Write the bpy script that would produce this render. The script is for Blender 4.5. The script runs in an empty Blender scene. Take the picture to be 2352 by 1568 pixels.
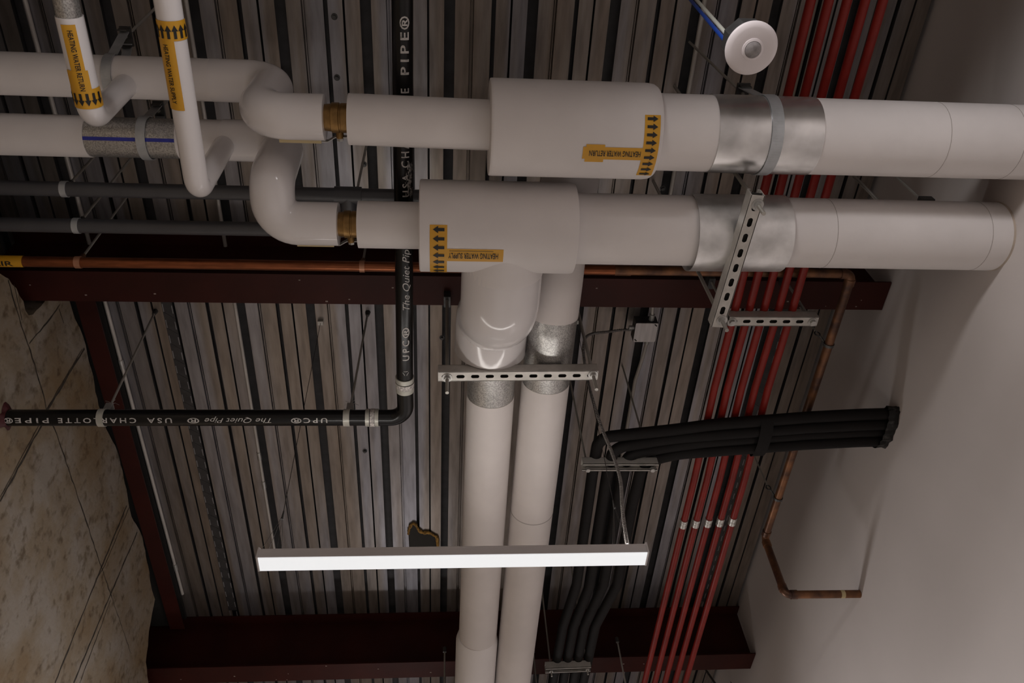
import bpy, bmesh, math, random
from mathutils import Vector, Matrix
random.seed(7)
PI = math.pi
EYE = 1.6                      # camera height above the floor; heights "h" below are measured from the camera
scene = bpy.context.scene
COL = scene.collection

# ------------------------------------------------------------------ camera
PITCH, ROLL, YAW, FPX = 0.95882, 0.11184, 0.14536, 1905.55
def cam_axes():
    f = Vector((math.sin(YAW)*math.cos(PITCH), math.cos(YAW)*math.cos(PITCH), math.sin(PITCH)))
    r0 = f.cross(Vector((0, 0, 1))).normalized()
    d0 = f.cross(r0)
    r = r0*math.cos(ROLL) + d0*math.sin(ROLL)
    d = -r0*math.sin(ROLL) + d0*math.cos(ROLL)
    return r, d, f
CR, CD, CF = cam_axes()
cd = bpy.data.cameras.new('camera'); cam = bpy.data.objects.new('camera', cd); COL.objects.link(cam)
cd.sensor_width = 36; cd.lens = FPX/2352*36; cd.clip_start = 0.05; cd.clip_end = 60
m = Matrix((( CR.x, -CD.x, -CF.x, 0), (CR.y, -CD.y, -CF.y, 0), (CR.z, -CD.z, -CF.z, EYE), (0, 0, 0, 1)))
cam.matrix_world = m
scene.camera = cam
def ray(px, py): return CR*((px-1176)/FPX) + CD*((py-784)/FPX) + CF
def at(px, py, h):             # surveyed point: where the sight line meets the height h
    d = ray(px, py); k = h/d.z; return Vector((d.x*k, d.y*k, h))
def atX(px, py, X):
    d = ray(px, py); k = X/d.x; return Vector((X, d.y*k, d.z*k))
def atY(px, py, Y):
    d = ray(px, py); k = Y/d.y; return Vector((d.x*k, Y, d.z*k))
def Xof(px, py, Y, h):         # X on a line parallel to X (through Y,h) seen at column px
    lo, hi = -4.0, 4.0
    for _ in range(40):
        mid = (lo+hi)/2; v = Vector((mid, Y, h)); x = v.dot(CR)/v.dot(CF)*FPX+1176
        if x < px: lo = mid
        else: hi = mid
    return (lo+hi)/2

# ------------------------------------------------------------------ materials
def newmat(name):
    mt = bpy.data.materials.new(name); mt.use_nodes = True
    return mt, mt.node_tree, mt.node_tree.nodes['Principled BSDF']
def mat(name, col, rough=.5, metal=0, var=.12, scale=8, bump=0, bscale=60, spec=.5, col2=None, stretch=None, coat=0, contrast=(.35, .65), detail=4):
    mt, nt, b = newmat(name); N = nt.nodes; L = nt.links
    b.inputs['Roughness'].default_value = rough; b.inputs['Metallic'].default_value = metal
    b.inputs['Specular IOR Level'].default_value = spec; b.inputs['Coat Weight'].default_value = coat
    tc = N.new('ShaderNodeTexCoord'); mp = N.new('ShaderNodeMapping'); L.new(tc.outputs['Object'], mp.inputs[0])
    if stretch: mp.inputs['Scale'].default_value = stretch
    nz = N.new('ShaderNodeTexNoise'); nz.inputs['Scale'].default_value = scale; nz.inputs['Detail'].default_value = detail
    L.new(mp.outputs[0], nz.inputs['Vector'])
    cr = N.new('ShaderNodeValToRGB'); L.new(nz.outputs['Fac'], cr.inputs[0])
    a = col; c = col2 or tuple(x*(1-var) for x in col)
    cr.color_ramp.elements[0].position = contrast[0]; cr.color_ramp.elements[1].position = contrast[1]
    cr.color_ramp.elements[0].color = (*c, 1); cr.color_ramp.elements[1].color = (*a, 1)
    L.new(cr.outputs[0], b.inputs['Base Color'])
    if bump:
        n2 = N.new('ShaderNodeTexNoise'); n2.inputs['Scale'].default_value = bscale; n2.inputs['Detail'].default_value = 3
        L.new(tc.outputs['Object'], n2.inputs['Vector'])
        bp = N.new('ShaderNodeBump'); bp.inputs['Strength'].default_value = bump; bp.inputs['Distance'].default_value = .01
        L.new(n2.outputs['Fac'], bp.inputs['Height']); L.new(bp.outputs[0], b.inputs['Normal'])
    return mt
def spangle(name, base=(.52, .51, .49), dark=(.27, .262, .255), scale=330):
    mt, nt, b = newmat(name); N = nt.nodes; L = nt.links
    tc = N.new('ShaderNodeTexCoord'); v = N.new('ShaderNodeTexVoronoi'); v.inputs['Scale'].default_value = scale
    L.new(tc.outputs['Object'], v.inputs['Vector'])
    cr = N.new('ShaderNodeValToRGB'); L.new(v.outputs['Color'], cr.inputs[0])
    cr.color_ramp.elements[0].position = .15; cr.color_ramp.elements[1].position = .8
    cr.color_ramp.elements[0].color = (*dark, 1); cr.color_ramp.elements[1].color = (*base, 1)
    L.new(cr.outputs[0], b.inputs['Base Color'])
    b.inputs['Metallic'].default_value = .7; b.inputs['Roughness'].default_value = .34
    return mt
M = {}
M['jacket'] = mat('white_jacket', (.69, .655, .645), rough=.5, var=.07, scale=5, bump=.06, bscale=30)
M['gloss'] = mat('white_gloss_cover', (.71, .68, .68), rough=.12, var=.03, scale=4, bump=.012, bscale=14)
M['paper'] = mat('paper_jacket', (.61, .565, .545), rough=.6, var=.08, scale=6, bump=.05, bscale=40)
M['galv'] = spangle('galvanised_spangle')
M['sheet'] = mat('sheet_metal', (.84, .835, .83), rough=.26, metal=.9, var=.35, scale=9, stretch=(1, 1, 1), bump=.02, bscale=20)
M['saddle'] = mat('dull_sheet_metal', (.78, .775, .77), rough=.33, metal=.75, var=.28, scale=14, bump=.03, bscale=20)
M['zinc'] = mat('zinc_steel', (.46, .45, .43), rough=.4, metal=.6, var=.25, scale=40)
M['strap'] = mat('strap_steel', (.46, .48, .50), rough=.4, metal=.45, var=.15, scale=30)
M['dark_steel'] = mat('dark_steel', (.09, .09, .09), rough=.45, metal=.6, var=.4, scale=30)
M['strut'] = mat('strut_steel', (.50, .475, .44), rough=.45, metal=.35, var=.2, scale=25)
M['slotdark'] = mat('channel_inside', (.03, .028, .025), rough=.8)  # near-black stands for the shade inside slots and the torn hole
M['brass'] = mat('brass', (.30, .17, .055), rough=.38, metal=.7, var=.35, scale=30, bump=.1, bscale=120)
M['copper'] = mat('copper', (.30, .095, .038), rough=.32, metal=.75, var=.35, scale=14, stretch=(1, 6, 6))
M['oldcopper'] = mat('tarnished_copper', (.24, .105, .045), rough=.42, metal=.5, col2=(.055, .026, .018), scale=12, contrast=(.38, .66))
M['clampcopper'] = mat('copper_clamp', (.46, .22, .13), rough=.45, metal=.5, var=.2)
M['red'] = mat('red_painted_conduit', (.225, .013, .008), spec=.3, rough=.42, var=.25, scale=10)
M['primer'] = mat('dark_red_primer', (.040, .0062, .0036), spec=.22, rough=.55, var=.3, scale=5, bump=.05, bscale=30)
M['blackpipe'] = mat('black_plastic', (.005, .005, .0055), spec=.35, rough=.25, var=.3, scale=20)
M['foam'] = mat('black_foam', (.0055, .0042, .0042), spec=.25, rough=.7, var=.35, scale=12, bump=.08, bscale=40)
M['foamend'] = mat('torn_foil', (.05, .047, .045), rough=.45, metal=.2, col2=(.005, .005, .005), scale=45, contrast=(.55, .7))
M['grey'] = mat('grey_plastic', (.060, .060, .066), rough=.4, var=.12, scale=10)
M['ink'] = mat('black_ink', (.008, .008, .008), rough=.5)
M['stencil'] = mat('white_stencil', (.50, .48, .46), rough=.6, col2=(.25, .24, .23), scale=90, contrast=(.3, .5))
M['scuff'] = mat('white_scuff', (.34, .32, .30), rough=.7, col2=(.05, .05, .05), scale=120, contrast=(.4, .55))
M['yellow'] = mat('yellow_label', (.62, .315, .018), rough=.4, var=.06, scale=6)
M['blue'] = mat('blue_paint', (.02, .03, .33), rough=.4, var=.3, scale=30)
M['bluewire'] = mat('blue_cable', (.005, .05, .33), rough=.4)
M['whitewire'] = mat('white_cable', (.55, .56, .5), rough=.4)
M['white'] = mat('white_plastic', (.66, .61, .62), rough=.35, var=.02)
M['lens'] = mat('sensor_lens', (.26, .24, .24), rough=.15, var=.3, scale=90)
M['fixture'] = mat('fixture_housing', (.60, .57, .57), rough=.4, var=.05, scale=3)
M['cord'] = mat('dark_wire', (.03, .027, .025), rough=.5)
M['flex'] = mat('flexible_metal_conduit', (.20, .185, .175), rough=.5, metal=.4, var=.3, scale=60)
M['cream'] = mat('cream_handle', (.50, .40, .22), rough=.5)
M['yellowfoam'] = mat('yellow_insulation', (.50, .29, .07), rough=.9, col2=(.16, .09, .03), scale=60)
M['firestop'] = mat('red_firestop', (.055, .004, .006), rough=.7, var=.4, bump=.3)
M['joint'] = mat('wall_joint', (.045, .034, .024), rough=.9, col2=(.018, .013, .008), scale=40)
M['floor'] = mat('floor_concrete', (.42, .39, .36), rough=.6, var=.15, scale=1.5)
M['wallR'] = mat('painted_wall', (.52, .475, .455), rough=.75, var=.05, scale=2.2, bump=.03, bscale=50)
M['dark'] = mat('dark_void', (.010, .009, .008), rough=.9)  # near-black colour stands for shade in the wall gap and void
M['whiteband'] = mat('galvanised_band', (.50, .49, .44), rough=.4, metal=.3, var=.2, scale=30)
M['label_white'] = mat('white_band_print', (.62, .58, .55), rough=.5, col2=(.25, .23, .22), scale=140)

def concrete():
    mt, nt, b = newmat('stained_concrete'); N = nt.nodes; L = nt.links
    b.inputs['Roughness'].default_value = .85
    tc = N.new('ShaderNodeTexCoord')
    n1 = N.new('ShaderNodeTexNoise'); n1.inputs['Scale'].default_value = 2.6; n1.inputs['Detail'].default_value = 6; n1.inputs['Roughness'].default_value = .62
    n2 = N.new('ShaderNodeTexNoise'); n2.inputs['Scale'].default_value = 22; n2.inputs['Detail'].default_value = 5
    L.new(tc.outputs['Object'], n1.inputs[0]); L.new(tc.outputs['Object'], n2.inputs[0])
    c1 = N.new('ShaderNodeValToRGB'); e = c1.color_ramp.elements
    e[0].position = .36; e[0].color = (.185, .125, .066, 1); e[1].position = .60; e[1].color = (.26, .222, .182, 1)
    x = e.new(.5); x.color = (.225, .178, .125, 1)
    L.new(n1.outputs['Fac'], c1.inputs[0])
    c2 = N.new('ShaderNodeValToRGB'); e = c2.color_ramp.elements
    e[0].position = .30; e[0].color = (.50, .44, .36, 1); e[1].position = .47; e[1].color = (1, 1, 1, 1)
    L.new(n2.outputs['Fac'], c2.inputs[0])
    mx = N.new('ShaderNodeMix'); mx.data_type = 'RGBA'; mx.blend_type = 'MULTIPLY'; mx.inputs[0].default_value = 1
    L.new(c1.outputs[0], mx.inputs[6]); L.new(c2.outputs[0], mx.inputs[7]); L.new(mx.outputs[2], b.inputs['Base Color'])
    bp = N.new('ShaderNodeBump'); bp.inputs['Strength'].default_value = .25; bp.inputs['Distance'].default_value = .02
    L.new(n2.outputs['Fac'], bp.inputs['Height']); L.new(bp.outputs[0], b.inputs['Normal'])
    return mt
M['concrete'] = concrete()
def deckmat():
    mt, nt, b = newmat('galvanised_deck'); N = nt.nodes; L = nt.links
    b.inputs['Metallic'].default_value = .8; b.inputs['Roughness'].default_value = .40
    tc = N.new('ShaderNodeTexCoord')
    mp = N.new('ShaderNodeMapping'); mp.inputs['Scale'].default_value = (1, .03, .0); L.new(tc.outputs['Object'], mp.inputs[0])
    n1 = N.new('ShaderNodeTexNoise'); n1.inputs['Scale'].default_value = 5.5; n1.inputs['Detail'].default_value = 3; L.new(mp.outputs[0], n1.inputs[0])
    c1 = N.new('ShaderNodeValToRGB'); e = c1.color_ramp.elements
    e[0].position = .40; e[0].color = (.275, .232, .20, 1); e[1].position = .60; e[1].color = (.315, .31, .34, 1)
    x = e.new(.5); x.color = (.29, .258, .238, 1)
    L.new(n1.outputs['Fac'], c1.inputs[0])
    mp2 = N.new('ShaderNodeMapping'); mp2.inputs['Scale'].default_value = (1, .12, .2); L.new(tc.outputs['Object'], mp2.inputs[0])
    n2 = N.new('ShaderNodeTexNoise'); n2.inputs['Scale'].default_value = 45; n2.inputs['Detail'].default_value = 5; L.new(mp2.outputs[0], n2.inputs[0])
    c2 = N.new('ShaderNodeValToRGB'); e = c2.color_ramp.elements
    e[0].position = .3; e[0].color = (.72, .70, .68, 1); e[1].position = .65; e[1].color = (1.05, 1.04, 1.02, 1)
    L.new(n2.outputs['Fac'], c2.inputs[0])
    mx = N.new('ShaderNodeMix'); mx.data_type = 'RGBA'; mx.blend_type = 'MULTIPLY'; mx.inputs[0].default_value = 1
    L.new(c1.outputs[0], mx.inputs[6]); L.new(c2.outputs[0], mx.inputs[7]); L.new(mx.outputs[2], b.inputs['Base Color'])
    return mt
M['deck'] = deckmat()
M['groove'] = mat('deck_groove_closure', (.055, .052, .054), rough=.6, var=.3, scale=20)  # deck metal coloured near-black inside the grooves to paint in their shade
M['deckdark'] = mat('deck_embossing', (.05, .048, .05), rough=.5, metal=.3, var=.3, scale=20)
M['decklight'] = mat('deck_embossing_worn', (.30, .30, .31), rough=.5, metal=.3, var=.3, scale=20)  # paler colour for the dashes along the embossed bands
def emis(name, col, s):
    mt, nt, b = newmat(name)
    b.inputs['Base Color'].default_value = (.8, .8, .8, 1); b.inputs['Roughness'].default_value = .5
    b.inputs['Emission Color'].default_value = (*col, 1); b.inputs['Emission Strength'].default_value = s
    tc = nt.nodes.new('ShaderNodeTexCoord'); g = nt.nodes.new('ShaderNodeTexNoise'); g.inputs['Scale'].default_value = 1.2
    nt.links.new(tc.outputs['Object'], g.inputs[0])
    mr = nt.nodes.new('ShaderNodeMapRange'); mr.inputs[3].default_value = s*.94; mr.inputs[4].default_value = s*1.06
    nt.links.new(g.outputs['Fac'], mr.inputs[0]); nt.links.new(mr.outputs[0], b.inputs['Emission Strength'])
    return mt
UP = 12.0
M['lamp'] = emis('lit_lens', (.93, .97, 1.0), .66)
M['uplamp'] = emis('lit_upper_lens', (1.0, .95, .90), UP)

# ------------------------------------------------------------------ mesh building
class MB:
    def __init__(s): s.v = []; s.f = []; s.mi = []; s.cur = 0
    def add(s, vs, fs):
        o = len(s.v); s.v += [tuple(v) for v in vs]; s.f += [tuple(i+o for i in f) for f in fs]; s.mi += [s.cur]*len(fs)
    def box(s, lo, hi, R=None, c=None):
        vs = [Vector((x, y, z)) for x in (lo[0], hi[0]) for y in (lo[1], hi[1]) for z in (lo[2], hi[2])]
        if R is not None: vs = [R @ v for v in vs]
        if c is not None: vs = [v+Vector(c) for v in vs]
        s.add(vs, [(0, 1, 3, 2), (4, 6, 7, 5), (0, 4, 5, 1), (2, 3, 7, 6), (0, 2, 6, 4), (1, 5, 7, 3)])
    def sweep(s, pts, r, seg=24, cap=True, rz=None):
        pts = [Vector(p) for p in pts]; n = len(pts)
        rr = r if isinstance(r, (list, tuple)) else [r]*n
        T = []
        for i in range(n):
            a = pts[max(i-1, 0)]; b = pts[min(i+1, n-1)]
            if i > 0 and i < n-1:
                t = (pts[i]-a).normalized()+(b-pts[i]).normalized()
                if t.length < 1e-6: t = b-a
            else: t = b-a
            if t.length < 1e-9: t = T[-1] if T else Vector((0, 0, 1))
            T.append(t.normalized())
        u = Vector((0, 0, 1)) if abs(T[0].z) < .9 else Vector((1, 0, 0))
        u = (u-T[0]*u.dot(T[0])).normalized(); vs = []
        for i in range(n):
            u = (u-T[i]*u.dot(T[i])).normalized(); w = T[i].cross(u)
            for k in range(seg):
                a = 2*PI*k/seg; vs.append(pts[i]+(u*math.cos(a)+w*math.sin(a))*rr[i])
        fs = []
        for i in range(n-1):
            for k in range(seg):
                a = i*seg+k; b = i*seg+(k+1) % seg; fs.append((a, b, b+seg, a+seg))
        if cap:
            fs.append(tuple(range(seg-1, -1, -1))); fs.append(tuple((n-1)*seg+k for k in range(seg)))
        s.add(vs, fs)
    def shell(s, a, b, r, th, a0=0, a1=2*PI, seg=40, ref=Vector((0, 0, -1)), skew=0):
        # part of a cylindrical shell between a and b, angles measured from ref
        a = Vector(a); b = Vector(b); t = (b-a).normalized(); e1 = (ref-t*ref.dot(t)).normalized(); e2 = t.cross(e1)
        full = abs(a1-a0-2*PI) < 1e-6; n = seg if full else seg+1; vs = []
        for P, sg in ((a, 1), (b, -1)):
            for R in (r, r+th):
                for k in range(n):
                    an = a0+(a1-a0)*k/seg
                    vs.append(P+(e1*math.cos(an)+e2*math.sin(an))*R + t*skew*sg*abs(math.sin(an))**2)
        fs = []
        for k in range(seg):
            k2 = (k+1) % n
            fs += [(k, 2*n+k, 2*n+k2, k2), (n+k, n+k2, 3*n+k2, 3*n+k), (k, k2, n+k2, n+k), (2*n+k, 3*n+k, 3*n+k2, 2*n+k2)]
        if not full:
            fs += [(0, n, 3*n, 2*n), (n-1, 3*n-1, 4*n-1, 2*n-1)]
        s.add(vs, fs)
    def prism(s, poly, ax, a0, a1):  # poly list of 2D in the plane normal to axis ax
        n = len(poly); vs = []
        for c in (a0, a1):
            for p in poly:
                if ax == 0: vs.append((c, p[0], p[1]))
                elif ax == 1: vs.append((p[0], c, p[1]))
                else: vs.append((p[0], p[1], c))
        fs = [tuple(range(n)), tuple(range(2*n-1, n-1, -1))]
        fs += [(i, (i+1) % n, n+(i+1) % n, n+i) for i in range(n)]
        s.add(vs, fs)
    def build(s, name, m, parent=None, smooth=True, loc=None, ang=35):
        me = bpy.data.meshes.new(name)
        base = Vector((0, 0, 0))
        if parent is not None: base = Vector(parent['_base'])
        elif loc is not None: base = Vector(loc)
        me.from_pydata([(v[0]-base[0], v[1]-base[1], v[2]-base[2]) for v in s.v], [], s.f)
        for k in (m if isinstance(m, (list, tuple)) else [m]): me.materials.append(M[k])
        bm = bmesh.new(); bm.from_mesh(me)
        for i, f in enumerate(bm.faces): f.material_index = s.mi[i]
        bmesh.ops.recalc_face_normals(bm, faces=bm.faces)
        bm.to_mesh(me); bm.free()
        if smooth:
            for p in me.polygons: p.use_smooth = True
            me.set_sharp_from_angle(angle=math.radians(ang))
        o = bpy.data.objects.new(name, me); COL.objects.link(o)
        if parent is not None:
            o.parent = parent
            o['_base'] = tuple(base)
        else:
            o.location = (base[0], base[1], base[2]+EYE); o['_base'] = tuple(base)
        return o
def thing(name, base, label, cat, group=None):
    o = bpy.data.objects.new(name, None); COL.objects.link(o); o.empty_display_size = .05
    o.location = (base[0], base[1], base[2]+EYE); o['_base'] = tuple(base)
    o['label'] = label; o['category'] = cat
    if group: o['group'] = group
    return o
def tag(o, label, cat, group=None):
    o['label'] = label; o['category'] = cat
    if group: o['group'] = group
    return o
def struct(o): o['kind'] = 'structure'; return o
def rounded(pts, R, n=9):      # polyline with arcs at its corners
    pts = [Vector(p) for p in pts]; RR = R if isinstance(R, (list, tuple)) else [R]*len(pts)
    out = [pts[0]]
    for i in range(1, len(pts)-1):
        a = (pts[i-1]-pts[i]).normalized(); b = (pts[i+1]-pts[i]).normalized()
        th = a.angle(b); d = min(RR[i]/math.tan(th/2), (pts[i-1]-pts[i]).length*.95, (pts[i+1]-pts[i]).length*.95)
        r = d*math.tan(th/2); c = pts[i]+(a+b).normalized()*(r/math.sin(th/2))
        p0 = pts[i]+a*d; p1 = pts[i]+b*d; v0 = p0-c; v1 = p1-c; w = v0.angle(v1)
        for k in range(n+1):
            t = k/n; out.append(c+(v0*math.sin((1-t)*w)+v1*math.sin(t*w))/math.sin(w))
    out.append(pts[-1]); return out

# decals wrapped on a cylinder: (u along axis, v arc)
class Wrap:
    def __init__(s, a, b, r):
        s.a = Vector(a); s.t = (Vector(b)-s.a).normalized(); ref = Vector((0, 0, -1))
        s.e1 = (ref-s.t*ref.dot(s.t)).normalized(); s.r = r
        s.e2 = Vector((0, 1, 0)) if abs(s.t.x) > .7 else Vector((1, 0, 0))
        s.e2 = (s.e2-s.t*s.e2.dot(s.t)-s.e1*s.e2.dot(s.e1)).normalized()
    def p(s, u, v, off=.0008):
        th = v/s.r; return s.a+s.t*u+(s.e1*math.cos(th)+s.e2*math.sin(th))*(s.r+off)
    def uv(s, px, py):          # where a sight line touches this cylinder
        d = ray(px, py); o = -s.a
        d2 = d-s.t*d.dot(s.t); o2 = o-s.t*o.dot(s.t)
        A = d2.dot(d2); B = 2*o2.dot(d2); Cc = o2.dot(o2)-s.r*s.r; D = B*B-4*A*Cc
        if D < 0: D = 0
        k = (-B-math.sqrt(D))/(2*A); P = d*k-s.a
        return P.dot(s.t), math.atan2(P.dot(s.e2), P.dot(s.e1))*s.r
    def flat(s, mb, polys, fn, off=.0008, cuts=14):
        bm = bmesh.new()
        for vs, fs in polys:
            vv = [bm.verts.new((x, y, 0)) for x, y in vs]
            for f in fs:
                try: bm.faces.new([vv[i] for i in f])
                except ValueError: pass
        vv = [fn(v.co.x, v.co.y) for v in bm.verts]
        for v, q in zip(bm.verts, vv): v.co = (q[0], q[1], 0)
        if not bm.verts: return
        lo = min(v.co.y for v in bm.verts); hi = max(v.co.y for v in bm.verts)
        step = s.r*.16; k = math.ceil(lo/step)
        while k*step < hi:
            bmesh.ops.bisect_plane(bm, geom=bm.verts[:]+bm.edges[:]+bm.faces[:], plane_co=(0, k*step, 0), plane_no=(0, 1, 0)); k += 1
        bm.verts.ensure_lookup_table(); idx = {v: i for i, v in enumerate(bm.verts)}
        mb.add([s.p(v.co.x, v.co.y, off) for v in bm.verts], [tuple(idx[v] for v in f.verts) for f in bm.faces])
        bm.free()
def rect(x0, y0, x1, y1): return ([(x0, y0), (x1, y0), (x1, y1), (x0, y1)], [(0, 1, 2, 3)])
_tc = {}
def text(s, width=None, height=1.0, shear=0, bold=0, sp=1.0):
    key = (s, shear, bold, sp)
    if key not in _tc:
        cu = bpy.data.curves.new('t', 'FONT'); cu.body = s; cu.size = 1; cu.shear = shear; cu.offset = bold; cu.space_character = sp; cu.resolution_u = 3
        ob = bpy.data.objects.new('t', cu); COL.objects.link(ob)
        dg = bpy.context.evaluated_depsgraph_get(); me = bpy.data.meshes.new_from_object(ob.evaluated_get(dg))
        vs = [(v.co.x, v.co.y) for v in me.vertices]; fs = [tuple(p.vertices) for p in me.polygons]
        bpy.data.objects.remove(ob); bpy.data.curves.remove(cu); bpy.data.meshes.remove(me)
        x0 = min(v[0] for v in vs); x1 = max(v[0] for v in vs)
        cap = 0.73
        vs = [((x-x0)/(x1-x0), y/cap) for x, y in vs]
        _tc[key] = (vs, fs)
    vs, fs = _tc[key]
    return ([(x*width, y*height) for x, y in vs], fs)
def arrow(x0, x1, w):          # pointing towards x1
    L = x1-x0; h = L*.45
    return ([(x0, -w*.22), (x1-h, -w*.22), (x1-h, -w*.5), (x1, 0), (x1-h, w*.5), (x1-h, w*.22), (x0, w*.22)], [(0, 1, 5, 6), (2, 3, 4)])

# hardware
def hexnut(mb, c, r, h0, h1, ax=2):
    poly = [(c[0]+r*math.cos(k*PI/3), c[1]+r*math.sin(k*PI/3)) for k in range(6)]
    mb.prism(poly, 2, h0, h1)
def rod_mb(p, h0, h1, r=.0048):
    mb = MB(); mb.sweep([(p[0], p[1], h0), (p[0], p[1], h1)], r, 10); return mb
M['rod'] = mat('threaded_rod', (.40, .38, .345), rough=.45, metal=.5, var=.3, scale=1)
nt = M['rod'].node_tree; b = nt.nodes['Principled BSDF']
w = nt.nodes.new('ShaderNodeTexWave'); w.bands_direction = 'Z'; w.inputs['Scale'].default_value = 130; tcn = nt.nodes.new('ShaderNodeTexCoord')
nt.links.new(tcn.outputs['Object'], w.inputs[0]); bp = nt.nodes.new('ShaderNodeBump'); bp.inputs['Strength'].default_value = .6; bp.inputs['Distance'].default_value = .003
nt.links.new(w.outputs['Fac'], bp.inputs['Height']); nt.links.new(bp.outputs[0], b.inputs['Normal'])

DECK = 3.19
XR, XL = 1.85, -1.57
# ================================================================== SETTING
# deck
GW = .3048; G0 = -.593
prof = [(-.020, 0), (-.034, .06), (.034, .06), (.020, 0), (.074, 0), (.0765, .016), (.0795, .016), (.0805, .006), (.0825, .006), (.0835, .016), (.0865, .016), (.089, 0),
        (.153, 0), (.150, .04), (.172, .04), (.169, 0), (.222, 0), (.2225, .05), (.2295, .05), (.230, 0)]
pts = []
k = -9
while True:
    x0 = G0+k*GW
    if x0 > XR+.1: break
    for x, d in prof: pts.append((x0+x, DECK+d))
    k += 1
mb = MB(); n = len(pts)
ys = [-3.2, -1, 1, 3, 5, 9.0]
for y in ys: mb.v += [(x, y, z) for x, z in pts]
for j in range(len(ys)-1):
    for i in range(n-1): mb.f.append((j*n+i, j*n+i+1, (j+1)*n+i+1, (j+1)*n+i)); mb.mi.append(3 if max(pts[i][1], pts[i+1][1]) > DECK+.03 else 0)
# embossed ribs pressed into two of the flats
def emboss(xc, w, y0, y1, step):
    y = y0
    while y < y1:
        mb.cur = 1
        R = Matrix.Rotation(math.radians(38), 3, 'Z')
        mb.box((-w*.62, -.0035, -.0015), (w*.62, .0035, .0), R, (xc, y, DECK-.0002))
        mb.cur = 2
        mb.box((xc-w*.48, y+step*.25, DECK-.0016), (xc-w*.40, y+step*.75, DECK-.0003))
        mb.box((xc+w*.40, y+step*.35, DECK-.0016), (xc+w*.48, y+step*.85, DECK-.0003))
        mb.cur = 0
        y += step
for xc in (at(392, 740, DECK).x, at(1722, 1000, DECK).x-.012):
    mb.cur = 1; mb.box((xc-.024, 1.9, DECK-.0003), (xc+.024, 4.15, DECK+.0)); mb.cur = 0
    emboss(xc, .044, 1.92, 4.15, .085)
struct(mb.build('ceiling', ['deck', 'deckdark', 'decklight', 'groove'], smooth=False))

# right wall, floor, ends
def sstep(a, b, x): t = min(1, max(0, (x-a)/(b-a))); return t*t*(3-2*t)
def wall_x(y, h): return XR-.088*(1-sstep(2.32, 2.80, h))*(1-sstep(1.32, 2.02, y))
yy_ = [-3.2, -2, -1, 0]+[.2+.06*i for i in range(34)]+[2.4, 3, 4, 5, 6, 7.5, 9]; hh_ = [-1.6, 0, 1, 1.6, 2.0]+[2.2+.05*i for i in range(14)]+[3.0, 3.35]
mb = MB(); nh = len(hh_)
mb.v = [(wall_x(y, h), y, h) for y in yy_ for h in hh_]+[(XR+.2, y, h) for y in yy_ for h in hh_]
o_ = len(yy_)*nh
for off in (0, o_):
    for i in range(len(yy_)-1):
        for j in range(nh-1): mb.f.append((off+i*nh+j, off+(i+1)*nh+j, off+(i+1)*nh+j+1, off+i*nh+j+1))
for j in range(nh-1): mb.f.append((j, j+1, o_+j+1, o_+j)); q_ = (len(yy_)-1)*nh; mb.f.append((q_+j, q_+j+1, o_+q_+j+1, o_+q_+j))
for i in range(len(yy_)-1):
    for j in (0, nh-1): mb.f.append((i*nh+j, (i+1)*nh+j, o_+(i+1)*nh+j, o_+i*nh+j))
mb.mi = [0]*len(mb.f); struct(mb.build('wall_right', 'wallR'))
mb = MB(); mb.box((-4.2, -3.2, -EYE-.1), (XR+.2, 9, -EYE)); struct(mb.build('floor', 'floor', smooth=False))
mb = MB(); mb.box((-4.2, 9, -EYE), (XR+.2, 9.15, 3.35)); struct(mb.build('wall_far', 'wallR', smooth=False))
mb = MB(); mb.box((-4.2, -3.35, -EYE), (XR+.2, -3.2, 3.35)); struct(mb.build('wall_back', 'wallR', smooth=False))
mb = MB(); mb.box((-4.3, -3.2, -EYE), (-4.2, 9, 3.35)); mb.box((-1.90, 1.86, 2.2), (-1.84, 9, 3.188)); struct(mb.build('wall_outer', 'dark', smooth=False))  # outer wall and added inner panel painted near-black for the unlit void
# left wall with its ragged top edge
edge = [(0, 628), (12, 636), (20, 640), (27, 652), (38, 662), (44, 678), (54, 692), (58, 712), (66, 724), (76, 722)]
edge2 = [(160, 692), (166, 712), (172, 732), (183, 752), (190, 770), (197, 792), (204, 830), (214, 862), (219, 900), (226, 930), (244, 985), (258, 1012), (272, 1041), (284, 1096), (293, 1139), (297, 1165), (302, 1186), (318, 1213), (328, 1234), (335, 1277), (343, 1313), (347, 1345), (356, 1376), (347, 1423), (342, 1450), (340, 1482), (335, 1520), (341, 1568)]
top = [(-3.2, 2.45), (1.54, 2.45)]
for q in edge: P = atX(q[0], q[1], XL); top.append((P.y, P.z))
top += [(1.834, 2.86), (1.846, 3.05)]
for q in edge2:
    P = atX(q[0], q[1], XL); top.append((P.y, P.z))
fine = []
for i in range(len(top)-1):
    a, b_ = top[i], top[i+1]; L = math.hypot(b_[0]-a[0], b_[1]-a[1]); nn = max(1, int(L/.035)) if i > 1 else 1
    for k in range(nn):
        t = k/nn; j = .006 if k else 0
        fine.append((a[0]+(b_[0]-a[0])*t+random.uniform(-j, j), a[1]+(b_[1]-a[1])*t+random.uniform(-j, j)))
fine.append(top[-1])
for i in range(1, len(fine)):
    if fine[i][0] < fine[i-1][0]+.0008: fine[i] = (fine[i-1][0]+.0008, fine[i][1])
ly = fine[-1][0]
fine += [(ly+.3, 2.75), (9, 2.75)]
mb = MB(); n = len(fine)
for X in (XL, XL-.14):
    mb.v += [(X, y, z) for y, z in fine]; mb.v += [(X, y, 2.3) for y, z in fine]; mb.v += [(X, y, -EYE) for y, z in fine]
N3 = 3*n
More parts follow.
